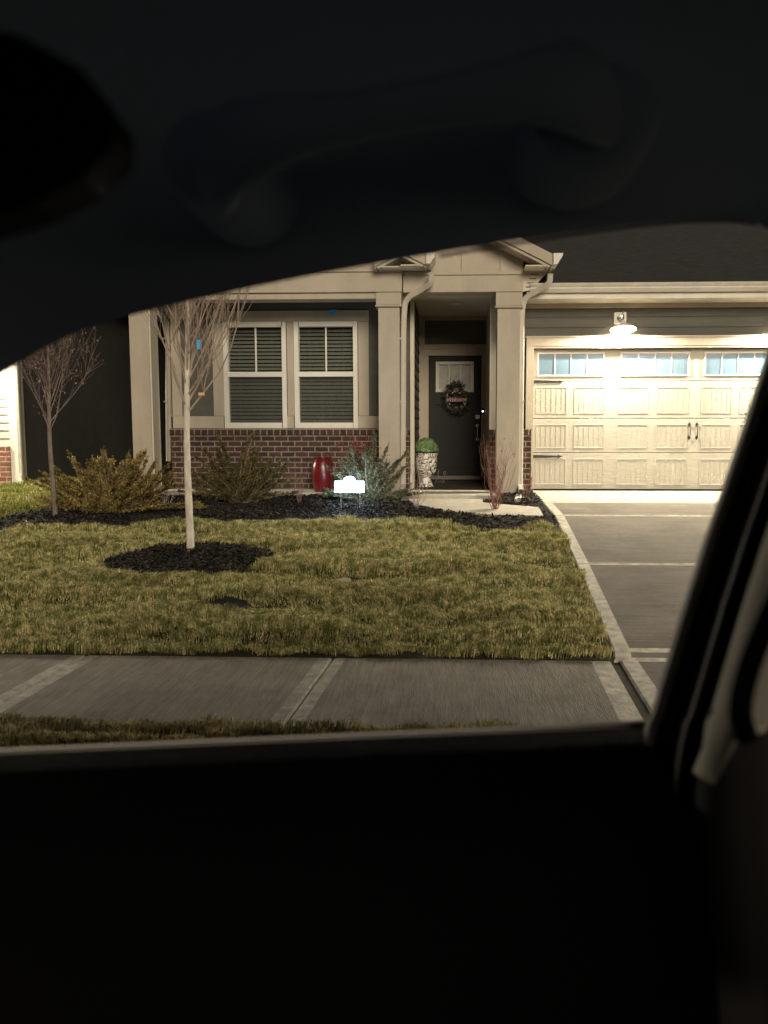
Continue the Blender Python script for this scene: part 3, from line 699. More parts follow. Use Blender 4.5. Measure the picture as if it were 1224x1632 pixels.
# garage roof, soffit, gutter
gy = 11.14; zgt = Z(455, gy); gl0 = exr - .32
mb = MB(); mb.xprism([(gy + .02, zgt - .02), (17.5, zgt + 3.2), (17.5, zgt + 3.12), (gy + .02, zgt - .08)], gl0, hx1 + .3)
rf = mb.build('garage_roof', M['shingle'], house)
mb = MB(); mb.xprism([(17.5, zgt + 3.2), (24, zgt), (24, zgt - .08), (17.5, zgt + 3.12)], -6, hx1 + .3); mb.build('rear_roof', M['shingle'], house)
mb = MB(); prof = [(0, .0), (0, -.115), (-.06, -.115), (-.085, -.07), (-.085, -.055), (-.115, -.02), (-.12, 0), (-.112, 0), (-.1, -.02)]
mb.xprism([(gy + a, zgt + b) for a, b in prof], xcR + hR + .10, hx1 + .3); mb.build('gutter', M['gutter'], house)
mb = MB(); mb.box(xcR + hR + .06, hx1 + .25, gy + .003, gy + .025, zgt - .19, zgt - .01); mb.box(xcR + hR + .005, hx1 + .25, gy + .026, GW + .01, zgt - .19, zgt - .175); mb.build('soffit', M['gutter'], house)
mb = MB(); mb.box(hx1 - .2, hx1, GW + .2, 22, .5, 3.7); mb.box(xa + .22, hx1 - .2, 21.8, 22, .5, 3.7); mb.build('rear_wall', M['siding'], house)
# main roof behind the gables
mb = MB(); mb.xprism([(WW - .25, 3.9), (17.5, zgt + 3.2), (17.5, zgt + 3.12), (WW - .25, 3.82)], -5.4, gl0 - .004); mb.build('main_roof', M['shingle'], house)

# ------------------------------------------------------------------ garage lamps
def wall_lamp(x, D, zc0, label, power, group='barn lamps on the garage fronts'):
    t = thing('wall_lamp', label, 'lamp', (x, D, zc0), group)
    k = MB(); k.box(x - .085, x + .085, D - .035, D - .014, zc0 - .0, zc0 + .17, ch=.01)
    k.build('backplate', M['white'], t)
    k = MB(); k.lathe([(.001, .014), (.05, .014), (.05, .05), (.02, .06), (.001, .06)], (x, D, zc0 + .085), 20, axis='y')
    k.tube(smoothpath([(x, D - .05, zc0 + .085), (x, D - .12, zc0 + .10), (x + .01, D - .15, zc0 + .15), (x + .01, D - .19, zc0 + .13), (x + .01, D - .20, zc0 + .04)]), .013, 8)
    k.build('arm', M['steel'], t, smooth=True)
    c = (x + .01, D - .20, zc0 - .10)
    def tilt(k_):
        m_ = Matrix.Rotation(R(11), 3, 'X'); cc = Vector(c); k_.v = [tuple(cc + m_.inverted() @ (Vector(v) - cc)) for v in k_.v]
    k = MB(); prof = [(.03, .13), (.035, .09), (.06, .075), (.12, .05), (.175, .005), (.18, 0), (.176, -.003), (.17, .003), (.118, .043), (.058, .066), (.03, .075)]
    k.lathe(prof, c, 40); tilt(k); k.build('shade', mat('galvanised_shade', (.55, .55, .52), .4, metal=.2), t, smooth=True)
    k = MB(); k.lathe([(.001, .062), (.05, .058), (.10, .040), (.135, .025), (.155, .012), (.14, .022), (.09, .034), (.001, .042)], c, 28); tilt(k)
    k.build('bulb', mat('lit_bulb', (1, 1, 1), .5, emit=(1, .90, .70), estr=30), t, smooth=True)
    L = bpy.data.lights.new('bulb_light', 'POINT'); L.energy = power; L.color = (1, .90, .70); L.shadow_soft_size = .02
    lo = bpy.data.objects.new('bulb_light', L); C.objects.link(lo); lo.location = (c[0], c[1], c[2] + .018); link(lo, t)
    return t
lampz = Z(519, GW)
wall_lamp(X(985, GW), GW - .012, lampz, 'lit barn lamp over the left half of the cream garage door', 125)
wall_lamp(X(1239, GW), GW - .012, lampz, 'lit barn lamp over the right half of the cream garage door, behind the car pillar', 125)

# ------------------------------------------------------------------ neighbouring house on the left
nh = thing('neighbour_house', 'neighbouring house corner with pale siding over a red brick base at far left', 'house', (X(0, 12), 12, .7))
ND = 12.0; nx = X(30, ND); zbn = Z(711, ND)
nsid = mat('pale_siding', (.42, .40, .35), .7, (.38, .36, .31), 5)
mb = MB(); mb.box(nx - 8, nx - .14, ND, ND + 7, zbn, 4.1)
z = zbn
while z < 4.0:
    mb.add([(nx - 8, ND - .011, z), (nx - .15, ND - .011, z), (nx - .15, ND - .003, z + .12), (nx - 8, ND - .003, z + .12), (nx - 8, ND, z), (nx - .15, ND, z)], [(0, 1, 2, 3), (4, 5, 1, 0)]); z += .122
mb.build('siding_wall', nsid, nh)
mb = MB(); mb.box(nx - 8, nx - .165, ND - .05, ND + 7, .5, zbn); mb.build('brick_base', M['redbrick'], nh)
mb = MB(); mb.box(nx - .16, nx, ND - .035, ND + .12, .6, 4.0, ch=.004)
mb.build('corner_board', M['white'], nh)
pts = [P(28, 560, ND - .05), P(33, 640, ND - .05), P(34, 760, ND - .05)]
e = pts[-1]; mb = MB(); mb.tube([(e.x, ND - .05, 4.0), (e.x, ND - .05, e.z + .06)] + smoothpath([(e.x, ND - .05, e.z + .06), (e.x, ND - .07, e.z - .06), (e.x + .05, ND - .1, e.z - .13), (e.x + .13, ND - .12, e.z - .16)])[1:], 0, sq=(.032, .028))
mb.build('downspout', M['gutter'], nh)
mb = MB(); mb.prism([(nx - 8.3, 4.0), (nx + .3, 4.0), (nx - 4, 6.3)], ND - .3, ND + 7.3); mb.build('roof', M['shingle'], nh)
MB().box(nx - .138, nx - .01, ND + .121, ND + 7, .5, 4.0).build('side_wall', mat('shaded_side_siding', (.075, .07, .06), .9, (.06, .056, .05), 4), nh)  # shade on this side of the house put into a darker colour
wall_lamp(X(-70, ND), ND - .03, 2.75, 'lit barn lamp on the pale siding of the neighbouring house, outside the frame', 180)

# dim house far behind, between the two
rh = thing('rear_house', 'dim unlit house far behind, its low roofline showing beside the left column', 'house', (-11, 27, .7))
MB().box(-17, -5.5, 27, 34, .6, 3.6).build('wall', mat('dim_wall', (.035, .033, .030), .9, (.028, .027, .025), 3), rh)
mb = MB(); mb.prism([(-17.5, 3.6), (-5, 3.6), (-7.2, 4.9), (-15.3, 4.9)], 26.5, 34.5); mb.build('roof', mat('dim_roof', (.09, .085, .075), .9, (.07, .065, .06), 6), rh)

# ------------------------------------------------------------------ plants
def evergreen(name, label, c, wid, hei, dep, nb, seed, m, leafm=None, extra=0, up=.5):
    t = thing(name, label, 'shrub', (c[0], c[1], g(c[1])), 'evergreen shrubs along the porch')
    r = random.Random(seed); mb = MB(); VV = []; base = Vector((c[0], c[1], g(c[1]) + .01))
    for b in range(nb):
        az = r.uniform(0, 2 * math.pi); el = r.uniform(.12, 1.25) if r.random() > .2 else r.uniform(.4, 1.3)
        d = Vector((math.cos(az) * math.cos(el) * wid / 2, math.sin(az) * math.cos(el) * dep / 2, 0))
        hz = hei * math.sin(el) * r.uniform(.75, 1.05)
        if abs(d.x) < wid * .12 and el < .6: d.x *= 2
        ln = r.uniform(.55, 1.12)
        tip = base + d * ln + Vector((0, 0, hz * ln + .04))
        mid = base + d * ln * .5 + Vector((r.gauss(0, .05), r.gauss(0, .04), hz * ln * (.5 + r.uniform(-.14, .16)))); tip += Vector((r.gauss(0, .06), 0, -.08 * math.cos(el) * r.random()))
        pts = smoothpath([base + d * .04, mid, tip], 2)
        k = len(pts); mb.tube(pts, [.007 * (1 - i / k) + .0018 for i in range(k)], 4)
        L = sum((pts[i + 1] - pts[i]).length for i in range(k - 1)); s_ = 0
        side = (tip - base).cross(Vector((0, 0, 1)));
        side = side.normalized() if side.length > 1e-3 else Vector((1, 0, 0))
        ns = int(L / .013)
        for j in range(ns):
            f = .15 + .85 * j / ns; q = f * (k - 1); i = min(int(q), k - 2); p = pts[i].lerp(pts[i + 1], q - i); tn = (pts[i + 1] - pts[i]).normalized()
            sgn = 1 if j % 2 else -1
            tl_ = (.025 + .075 * (1.05 - f)) * r.uniform(.6, 1.3)
            dr = (tn * .8 + side * sgn * .8 + Vector((r.gauss(0, .2), r.gauss(0, .2), r.gauss(.12, .25)))).normalized()
            VV.append((p, dr, tl_))
        VV.append((tip, (tip - mid).normalized(), .07))
    mb.build('branches', M['twig'], t)
    rr = np.random.default_rng(seed)
    O = np.array([tuple(a) for a, _, _ in VV]); Dd = np.array([tuple(b) for _, b, _ in VV]); L = np.array([c_ for _, _, c_ in VV])
    K = 11; n = len(O)
    tt = (np.arange(K) + .5) / K; pos = (O[:, None, :] + Dd[:, None, :] * (L[:, None] * tt)[:, :, None]).reshape(-1, 3)
    dd = np.repeat(Dd, K, 0); N = len(pos)
    rd = rr.normal(0, 1, (N, 3)); nd = dd * .8 + rd * .55; nd /= np.linalg.norm(nd, axis=1)[:, None]
    sd = np.cross(nd, rr.normal(0, 1, (N, 3))); sd /= np.linalg.norm(sd, axis=1)[:, None]
    ll = rr.uniform(.020, .036, N)[:, None]; ww = .0055
    V = np.concatenate([pos - sd * ww, pos + nd * ll * .6 + sd * ww * 1.2, pos + nd * ll, pos + nd * ll * .5 - sd * ww * 1.2], 0)
    i = np.arange(N); npmesh('foliage', V, np.stack([i, i + N, i + 2 * N, i + 3 * N], 1), m, t)
    if leafm:
        n2 = 150; cc = np.array([P(569, 712, 10.6)[:]]); p2 = cc + rr.normal(0, 1, (n2, 3)) * np.array([.13, .08, .055])
        a = rr.normal(0, 1, (n2, 3)); a /= np.linalg.norm(a, axis=1)[:, None]; b_ = np.cross(a, rr.normal(0, 1, (n2, 3))); b_ /= np.linalg.norm(b_, axis=1)[:, None]
        s = .018; V = np.concatenate([p2 - a * s, p2 + b_ * s * .5, p2 + a * s, p2 - b_ * s * .5], 0); i = np.arange(n2)
        npmesh('red_leaves', V, np.stack([i, i + n2, i + 2 * n2, i + 3 * n2], 1), leafm, t)
    return t
b1 = G(178, 818); evergreen('evergreen_shrub', 'wide golden evergreen shrub between the slim tree and the left column', (b1.x, 9.75), 2.15, .76, .95, 150, 3, M['gold'])
evergreen('evergreen_shrub', 'olive evergreen shrub with upswept fronds under the left window', (P(388, 790, 10.45).x, 10.45), 1.5, .88, .65, 84, 8, M['olive'])
evergreen('evergreen_shrub', 'grey green evergreen shrub with a tuft of red leaves behind the glowing sign', (P(588, 790, 10.4).x, 10.45), 1.3, .84, .6, 88, 15, M['grey'], M['redleaf'])

def twiggy(name, label, px, py, h, w, nst, seed, m=None, leaf=0, lm=None, D=None, thick=.0035):
    c = G(px, py) if D is None else P(px, py, D)
    t = thing(name, label, 'shrub', c, 'bare twiggy shrubs in the mulch bed'); r = random.Random(seed); mb = MB(); LP = []
    for s in range(nst):
        a = r.uniform(0, 6.28); e = r.uniform(.15, 1) ** .7 * w / 2; hh = h * r.uniform(.6, 1.02)
        p = [Vector(c) + Vector((0, 0, -.02))]
        n = 7
        for i in range(1, n + 1):
            f = i / n; p.append(Vector(c) + Vector((math.cos(a) * e * f ** .7, math.sin(a) * e * .6 * f ** .7, hh * f)) + Vector((r.gauss(0, .010), r.gauss(0, .01), 0)))
        mb.tube(p, [thick * (1 - .7 * i / n) for i in range(n + 1)], 4)
        for q in range(r.randint(2, 4)):
            i = r.randint(2, n - 1); d = Vector((r.gauss(0, .5), r.gauss(0, .4), 1)).normalized() * r.uniform(.06, .2) * h
            mb.tube([p[i], p[i] + d * .5 + Vector((r.gauss(0, .01), 0, 0)), p[i] + d], [thick * .5, thick * .4, thick * .25], 3)
            LP.append(p[i] + d)
    mb.build('stems', m or M['redtwig'], t)
    if leaf:
        l = MB()
        for k in range(leaf):
            q = r.choice(LP) + Vector((r.gauss(0, .02), r.gauss(0, .02), r.gauss(0, .02))); a = Vector((r.gauss(0, 1), r.gauss(0, 1), r.gauss(0, 1))).normalized(); b = a.cross(Vector((r.random(), r.random(), 1))).normalized(); s = r.uniform(.008, .02)
            l.quad(q - a * s, q + b * s * .6, q + a * s, q - b * s * .6)
        l.build('leaves', lm or M['orleaf'], t)
    return t
twiggy('bare_shrub', 'dense reddish bare shrub in front of the right entry column', 788, 817, 1.02, .62, 34, 4, leaf=26, lm=M['dryleaf'])
twiggy('bare_shrub', 'thin bare shrub at the bed edge left of the front walk', 664, 815, .78, .42, 9, 5, m=M['twig'], leaf=24, lm=M['dryleaf'], thick=.004)
twiggy('bare_shrub', 'small reddish bare shrub left of the red garden urn', 477, 805, .72, .40, 10, 6, thick=.003)
twiggy('bare_shrub', 'low bare stems tucked behind the slim tree trunk', 268, 812, .5, .35, 9, 9, m=M['twig'], leaf=20, lm=M['dryleaf'])
twiggy('bare_shrub', 'low bare shrub with a rust red leaf cluster beside the garage brick', 838, 800, .62, .26, 6, 12, leaf=20, thick=.003)

def tree(label, base, hfork, top, rad, seed, lean, barkm, twigm, nb=9, leaves=0, tags=False, spread=.32, bias=1):
    t = thing('slim_tree', label, 'tree', base, 'young trees in the front yard'); r = random.Random(seed)
    n = 14; pts = []
    for i in range(n + 1):
        f = i / n; hh = top * f
        pts.append(Vector(base) + Vector((lean[0] * f + .012 * math.sin(f * 9 + seed), lean[1] * f + .01 * math.cos(f * 7), hh - .02)))
    def rr_(h): return rad * (1 - h / top) ** .75 + .004
    mb = MB(); kk = 4; fine = [pts[i].lerp(pts[i + 1], j / kk) for i in range(n) for j in range(kk)] + [pts[-1]]
    mb.tube(fine, [rr_(top * i / (n * kk)) * (1.3 if i == 0 else 1.1 if i == 1 else 1 + r.uniform(-.05, .07)) for i in range(n * kk + 1)], 10)
    mb.build('trunk', barkm, t, smooth=True)
    br = MB(); tips = []
    def branch(p, d, L, rd, depth):
        k = 6; q = [p]; dd = d.copy()
        for i in range(k):
            dd = (dd + Vector((r.gauss(0, .12), r.gauss(0, .12), .085 if depth < 3 else .02))).normalized(); q.append(q[-1] + dd * L / k)
        br.tube(q, [max(.0023, rd * (1 - .75 * i / k)) for i in range(k + 1)], 6 if depth < 2 else 3)
        tips.append(q[-1])
        if depth < 3:
            nk = r.randint(5, 8) if depth == 1 else r.randint(2, 4)
            for j in range(nk):
                i = r.randint(1, k - 1); a = r.uniform(0, 6.28); s = Vector((math.cos(a), math.sin(a), .4)).normalized()
                nd = (dd * 1.0 + s * r.uniform(.35, .7)).normalized(); branch(q[i], nd, L * r.uniform(.35, .6), rd * (1 - .75 * i / k) * .65, depth + 1)
                tips.append(q[i])
    for b in range(nb):
        f = b / nb; h = hfork + (top * .85 - hfork) * f ** 1.2
        q = h / top * n; i = min(int(q), n - 1); p = pts[i].lerp(pts[i + 1], q - i)
        a = b * 2.4 + r.uniform(-.3, .3); el = spread * r.uniform(.7, 1.35)
        d = Vector((math.cos(a) * math.sin(el) * 1.0, math.sin(a) * math.sin(el), math.cos(el)))
        d.x = d.x * (bias if d.x > 0 else bias ** -2); d.normalize(); branch(p, d, (top - h) * r.uniform(.45, .7) + .3, rr_(h) * .34, 1)
    br.build('crown', twigm, t)
    if leaves:
        l = MB()
        for k in range(leaves):
            c0 = r.choice(tips)
            for _ in range(4):
                q = c0 + Vector((r.gauss(0, .025), r.gauss(0, .025), r.gauss(-.01, .02))); a = Vector((r.gauss(0, 1), r.gauss(0, 1), r.gauss(0, 1))).normalized(); b = a.cross(Vector((r.random(), r.random(), 1))).normalized(); s = r.uniform(.009, .021)
                l.quad(q - a * s, q + b * s * .6, q + a * s, q - b * s * .6)
        l.build('dry_leaves', M['dryleaf'], t)
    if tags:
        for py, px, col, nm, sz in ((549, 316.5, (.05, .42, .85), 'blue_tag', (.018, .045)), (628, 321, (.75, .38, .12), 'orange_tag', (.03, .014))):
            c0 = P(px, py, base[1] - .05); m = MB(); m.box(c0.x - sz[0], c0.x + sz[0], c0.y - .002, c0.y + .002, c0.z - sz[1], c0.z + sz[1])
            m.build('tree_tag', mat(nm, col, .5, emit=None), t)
    return t
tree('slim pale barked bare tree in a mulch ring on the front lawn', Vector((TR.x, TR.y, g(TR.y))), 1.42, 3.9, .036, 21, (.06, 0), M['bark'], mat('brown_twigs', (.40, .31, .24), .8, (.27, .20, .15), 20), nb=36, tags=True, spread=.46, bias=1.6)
T2 = G(87, 829)
tree('small dark bare tree with shrivelled leaves beside the golden shrub at far left', Vector((T2.x, T2.y, g(T2.y))), 1.1, 2.7, .028, 33, (.0, 0), M['darkbark'], M['purple'], nb=24, leaves=520, spread=.6)

# ------------------------------------------------------------------ lit yard sign
sp = G(555, 815); SD = sp.y
sx0, sx1 = X(532, SD), X(579, SD); sz0, sz1 = Z(785, SD), Z(767.5, SD)
yard = thing('yard_sign', 'glowing white address sign with a domed top on two stakes in the mulch', 'sign', (sp.x, SD, g(SD)))
mb = MB(); r_ = .075; cxm = X(556, SD)
poly = [(sx0, sz0), (sx1, sz0), (sx1, sz1)] + [(cxm + r_ * math.cos(a), sz1 + r_ * .85 * math.sin(a)) for a in np.linspace(0, math.pi, 14)] + [(sx0, sz1)]
mb.prism(poly, SD - .012, SD + .012)
mb.build('face', mat('lit_sign_face', (.9, .95, 1), .4, emit=(.50, .74, 1.0), estr=15), yard)
zc_ = (sz0 + sz1) / 2; nmat = mat('pale_numeral', (.5, .6, .8), .5, emit=(.50, .70, 1), estr=.25)
for a in (-.052, -.018, .014, .05):
    mb = MB(); mb.box(cxm + a - .006, cxm + a + .008, SD - .016, SD - .0125, zc_ - .022, zc_ + .018); mb.build('numeral', nmat, yard)
for px in (541.5, 572):
    a = X(px, SD); mb = MB(); mb.tube([(a, SD, g(SD) - .05), (a, SD, sz0)], .008, 8); mb.build('stake', M['steel'], yard)

# ------------------------------------------------------------------ urn planter, red urn, wreath, ornament
UD = 12.1; uc = P(678, 775, UD); uc = Vector((X(679, UD), UD, PZ))
def urnmat():
    m = bpy.data.materials.new('scroll_urn'); m.use_nodes = True; nt = m.node_tree; b = nt.nodes['Principled BSDF']; b.inputs['Roughness'].default_value = .5
    tc = nt.nodes.new('ShaderNodeTexCoord'); n = nt.nodes.new('ShaderNodeTexNoise'); n.inputs['Scale'].default_value = 8; n.inputs['Detail'].default_value = 0; n.inputs['Distortion'].default_value = 1.6
    wv = nt.nodes.new('ShaderNodeMath'); wv.operation = 'MULTIPLY'; wv.inputs[1].default_value = 24
    sn = nt.nodes.new('ShaderNodeMath'); sn.operation = 'SINE'
    r = nt.nodes.new('ShaderNodeValToRGB'); r.color_ramp.elements[0].position = .1; r.color_ramp.elements[1].position = .3
    r.color_ramp.elements[0].color = (.05, .045, .04, 1); r.color_ramp.elements[1].color = (.86, .80, .72, 1)
    ad = nt.nodes.new('ShaderNodeMath'); ad.operation = 'MULTIPLY_ADD'; ad.inputs[1].default_value = .5; ad.inputs[2].default_value = .5
    nt.links.new(tc.outputs['Object'], n.inputs[0]); nt.links.new(n.outputs[0], wv.inputs[0]); nt.links.new(wv.outputs[0], sn.inputs[0]); nt.links.new(sn.outputs[0], ad.inputs[0]); nt.links.new(ad.outputs[0], r.inputs[0]); nt.links.new(r.outputs[0], b.inputs['Base Color'])
    bp = nt.nodes.new('ShaderNodeBump'); bp.inputs['Distance'].default_value = .01; nt.links.new(ad.outputs[0], bp.inputs['Height']); nt.links.new(bp.outputs[0], b.inputs['Normal'])
    return m
ut = thing('planter_urn', 'white scroll patterned urn with a round green boxwood ball beside the front door', 'planter', uc)
mb = MB(); mb.lathe([(.001, 0), (.125, 0), (.125, .02), (.115, .035), (.09, .09), (.07, .145), (.062, .165), (.072, .18), (.12, .21), (.15, .26), (.162, .33), (.165, .40), (.17, .50), (.185, .535), (.185, .55), (.15, .55), (.14, .50), (.001, .50)], uc, 36)
mb.build('urn', urnmat(), ut, smooth=True)
mb = MB(); mb.lathe([(.17, .535), (.192, .54), (.192, .56), (.16, .565)], uc, 36); mb.build('rim', M['iron'], ut)
N = 5200; a = rng.normal(0, 1, (N, 3)); a[:, 2] = np.abs(a[:, 2]) - .15; a /= np.linalg.norm(a, axis=1)[:, None]
rad_ = (rng.uniform(.82, 1.0, N) + .05 * np.sin(a[:, 0] * 11) * np.sin(a[:, 2] * 13 + a[:, 1] * 9))[:, None] ; pos = a * rad_ * np.array([.185, .185, .20]) + np.array([uc.x, uc.y, uc.z + .575])
s_ = np.cross(a, rng.normal(0, 1, (N, 3))); s_ /= np.linalg.norm(s_, axis=1)[:, None]; s2 = np.cross(s_, a + rng.normal(0, .6, (N, 3))); s2 /= np.linalg.norm(s2, axis=1)[:, None]
V = np.concatenate([pos - s_ * .012, pos + s2 * .007, pos + s_ * .012, pos - s2 * .007], 0); i = np.arange(N)
npmesh('boxwood_ball', V, np.stack([i, i + N, i + 2 * N, i + 3 * N], 1), M['box'], ut)

rc = Vector((X(513, 11.2), 11.2, PZ)); mb = MB()
prof = [(.001, 0), (.115, 0), (.125, .012), (.14, .08), (.158, .17), (.165, .25), (.16, .33), (.145, .41), (.125, .455), (.118, .47), (.128, .48), (.128, .495), (.10, .50), (.095, .47), (.001, .46)]
mb.lathe(prof, rc, 40)
tag(mb.build('red_urn', mat('red_glaze', (.15, .013, .011), .28, (.09, .007, .007), 3, bump=.15, bscale=18), smooth=True), 'tall glossy red glazed pot on the porch beside the brick wall', 'pot')

wr = thing('wreath', 'dark leafy wreath with a welcome plaque hanging on the front door', 'wreath', P(727, 637, DW))
rr = np.random.default_rng(8); N = 1300; t = rr.uniform(0, 6.28, N); wc = P(727, 637, DW - .03)
rad2 = .17 + rr.normal(0, .035, N); top_ = np.where(np.sin(t) > .7, 1.25, 1)
pos = np.stack([wc.x + np.cos(t) * rad2, wc.y + rr.uniform(-.03, .02, N), wc.z + np.sin(t) * rad2 * 1.08 * top_], 1)
a = np.stack([np.cos(t) + rr.normal(0, .7, N), rr.normal(0, .6, N) - .2, np.sin(t) + rr.normal(0, .7, N)], 1); a /= np.linalg.norm(a, axis=1)[:, None]
b = np.cross(a, rr.normal(0, 1, (N, 3))); b /= np.linalg.norm(b, axis=1)[:, None]
L = rr.uniform(.018, .034, N)[:, None]; V = np.concatenate([pos - a * L, pos + b * L * .35, pos + a * L, pos - b * L * .35], 0); i = np.arange(N)
npmesh('leaves', V, np.stack([i, i + N, i + 2 * N, i + 3 * N], 1), mat('wreath_leaf', (.020, .022, .018), .7, (.05, .045, .035), 12), wr)
mb = MB(); ring = [wc + Vector((math.cos(q) * .17, 0, math.sin(q) * .18)) for q in np.linspace(0, 6.283, 24)]; mb.tube(ring, .012, 6); mb.build('ring', M['twig'], wr)
mb = MB(); mb.box(wc.x - .14, wc.x + .16, wc.y - .045, wc.y - .037, wc.z - .045, wc.z + .03, ch=.004); mb.build('plaque', mat('plaque_board', (.05, .025, .02), .6), wr)
fc = bpy.data.curves.new('lettering', 'FONT'); fc.body = 'Welcome'; fc.size = .098; fc.align_x = 'CENTER'; fc.extrude = .002; fc.shear = .35; fc.space_character = .86; fc.offset = .0006
fo = bpy.data.objects.new('lettering', fc); C.objects.link(fo); fo.rotation_euler = (R(90), R(-2), 0); fo.location = (wc.x + .0, wc.y - .048, wc.z - .03)
lm_ = bpy.data.meshes.new_from_object(fo); bpy.data.objects.remove(fo)
fo = bpy.data.objects.new('lettering', lm_); C.objects.link(fo); fo.rotation_euler = (R(90), R(-2), 0); fo.location = (wc.x, wc.y - .048, wc.z - .03)
lm_.materials.clear(); lm_.materials.append(mat('letter_paint', (.50, .27, .20), .6)); link(fo, wr)
plm = mat('pale_leaf', (.33, .31, .26), .7)
for (dx, dz, ang, ln) in ((-.06, .115, .9, .07), (.02, .15, -.7, .05), (.06, .11, .35, .06), (-.15, .07, 1.9, .05), (-.11, -.075, 0, .045), (.0, -.135, .15, .05), (.09, -.12, 0, .04), (.15, -.08, 1.1, .05), (.13, -.06, 2, .04)):
    c0 = wc + Vector((dx, -.05, dz)); u = Vector((math.cos(ang), 0, math.sin(ang))) * ln * .5; v = Vector((-math.sin(ang), 0, math.cos(ang))) * .011
    mb = MB(); mb.rings([[c0 - u, c0 + v, c0 + u, c0 - v], [p_ + Vector((0, -.004, 0)) for p_ in (c0 - u, c0 + v, c0 + u, c0 - v)]])
    mb.build('pale_leaf', plm, wr)

od = P(702, 757, DW - .2); ob = Vector((X(702, 13.1), 13.1, PZ)); mb = MB()
for pts in ([(-.09, 0, 0), (-.07, 0, .06), (-.02, 0, .10), (.03, 0, .09), (.07, 0, .03), (.08, 0, 0)], [(-.02, 0, .1), (-.04, 0, .16), (-.03, 0, .24)], [(.03, 0, .09), (.07, 0, .14), (.09, 0, .2), (.07, 0, .22), (.05, 0, .17)], [(-.05, 0, 0), (-.02, 0, .05), (.02, 0, .05), (.04, 0, 0)]):
    mb.tube(smoothpath([ob + Vector(p) + Vector((0, 0, .005)) for p in pts], 1), .006, 5)
tag(mb.build('wire_ornament', mat('tarnished_wire', (.22, .2, .16), .5)), 'small curly wire ornament on the floor at the foot of the front door', 'ornament')

# splash block, lawn stone, blue patch on the window trim
sb = P(826, 788, 10.75); mb = MB(); zg_ = g(10.7)
mb.rings([[(sb.x - .03, 10.85, zg_), (sb.x + .05, 10.85, zg_), (sb.x + .09, 10.55, zg_), (sb.x - .07, 10.55, zg_)], [(sb.x - .02, 10.85, zg_ + .09), (sb.x + .04, 10.85, zg_ + .09), (sb.x + .085, 10.56, zg_ + .035), (sb.x - .065, 10.56, zg_ + .035)]])
tag(mb.build('splash_block', M['white']), 'small white splash block under the downspout right of the entry', 'splash block')
st = G(548, 932); mb = MB(); mb.lathe([(.01, 0), (.05, .01), (.065, .025), (.05, .045), (.02, .052)], (0, 0, 0), 11)
for k, v in enumerate(mb.v): mb.v[k] = (v[0] * (1 + .2 * math.sin(k)) * 1.0, v[1] * .7 * (1 + .15 * math.cos(k * 2)), v[2])
o = mb.build('stone', mat('pale_stone', (.42, .36, .27), .8, (.3, .25, .18), 20)); o.location = (st.x, st.y, g(st.y) + .01)
tag(o, 'small pale stone lying in the middle of the lawn', 'stone')
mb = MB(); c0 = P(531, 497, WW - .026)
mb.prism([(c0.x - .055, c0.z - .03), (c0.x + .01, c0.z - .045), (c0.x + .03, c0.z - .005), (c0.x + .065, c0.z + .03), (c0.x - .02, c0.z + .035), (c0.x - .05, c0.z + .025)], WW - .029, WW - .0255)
tag(mb.build('blue_patch', mat('blue_patch', (.05, .42, .85), .5)), 'small bright blue patch on the trim above the right window', 'tape')  # small blue patch; what it is isn't known

# ------------------------------------------------------------------ the car we sit in
car = thing('car', 'dark interior of the parked car, seen from inside through its side window', 'car', (0, 0, -.15))
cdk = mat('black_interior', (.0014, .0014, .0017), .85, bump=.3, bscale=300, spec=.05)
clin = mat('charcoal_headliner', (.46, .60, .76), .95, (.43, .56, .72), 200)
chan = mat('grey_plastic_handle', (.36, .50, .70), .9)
ctan = mat('warm_grey_pillar', (.62, .57, .48), .75, (.59, .54, .45), 120)
cpaint = mat('dark_car_paint', (.02, .02, .022), .2)
YG = .64
tops = [(-420, 900), (-300, 800), (-150, 690), (0, 596), (60, 560), (120, 530), (170, 513), (230, 497), (300, 480), (400, 458), (500, 438), (600, 420), (700, 402), (800, 386), (900, 371), (1000, 358), (1090, 350), (1160, 349), (1205, 355), (1260, 385)]
right = [(1262, 430), (1240, 520), (1218, 590), (1190, 680), (1160, 770), (1128, 862), (1094, 968), (1062, 1075), (1043, 1140), (1036, 1152)]
bot = [(900, 1159), (600, 1171), (300, 1184), (0, 1197), (-420, 1215)]
loop = tops + right + bot
inn = [P(a, b, YG) for a, b in loop]
# window frame: ring round the opening, 3 cm deep with a rounded lip
cen = P(450, 850, YG)
def ringoff(pts, d, y):
    out = []; n = len(pts)
    for i in range(n):
        a, b = pts[i - 1], pts[(i + 1) % n]; t = Vector((b.x - a.x, 0, b.z - a.z)).normalized(); nrm = Vector((-t.z, 0, t.x))
        if nrm.dot(Vector((pts[i].x - cen.x, 0, pts[i].z - cen.z))) < 0: nrm = -nrm
        q = pts[i] + nrm * d; out.append((q.x, y, q.z))
    return out
mb = MB(); R0 = [ringoff(inn, d, YG + dy) for d, dy in ((.034, .05), (.020, .03), (0, .0), (.004, .003), (.012, .006), (.03, .01))]
mb.rings(R0, cap=False); mb.build('window_frame', mat('rubber_seal', (.010, .010, .010), .7, spec=.15), car, smooth=True)
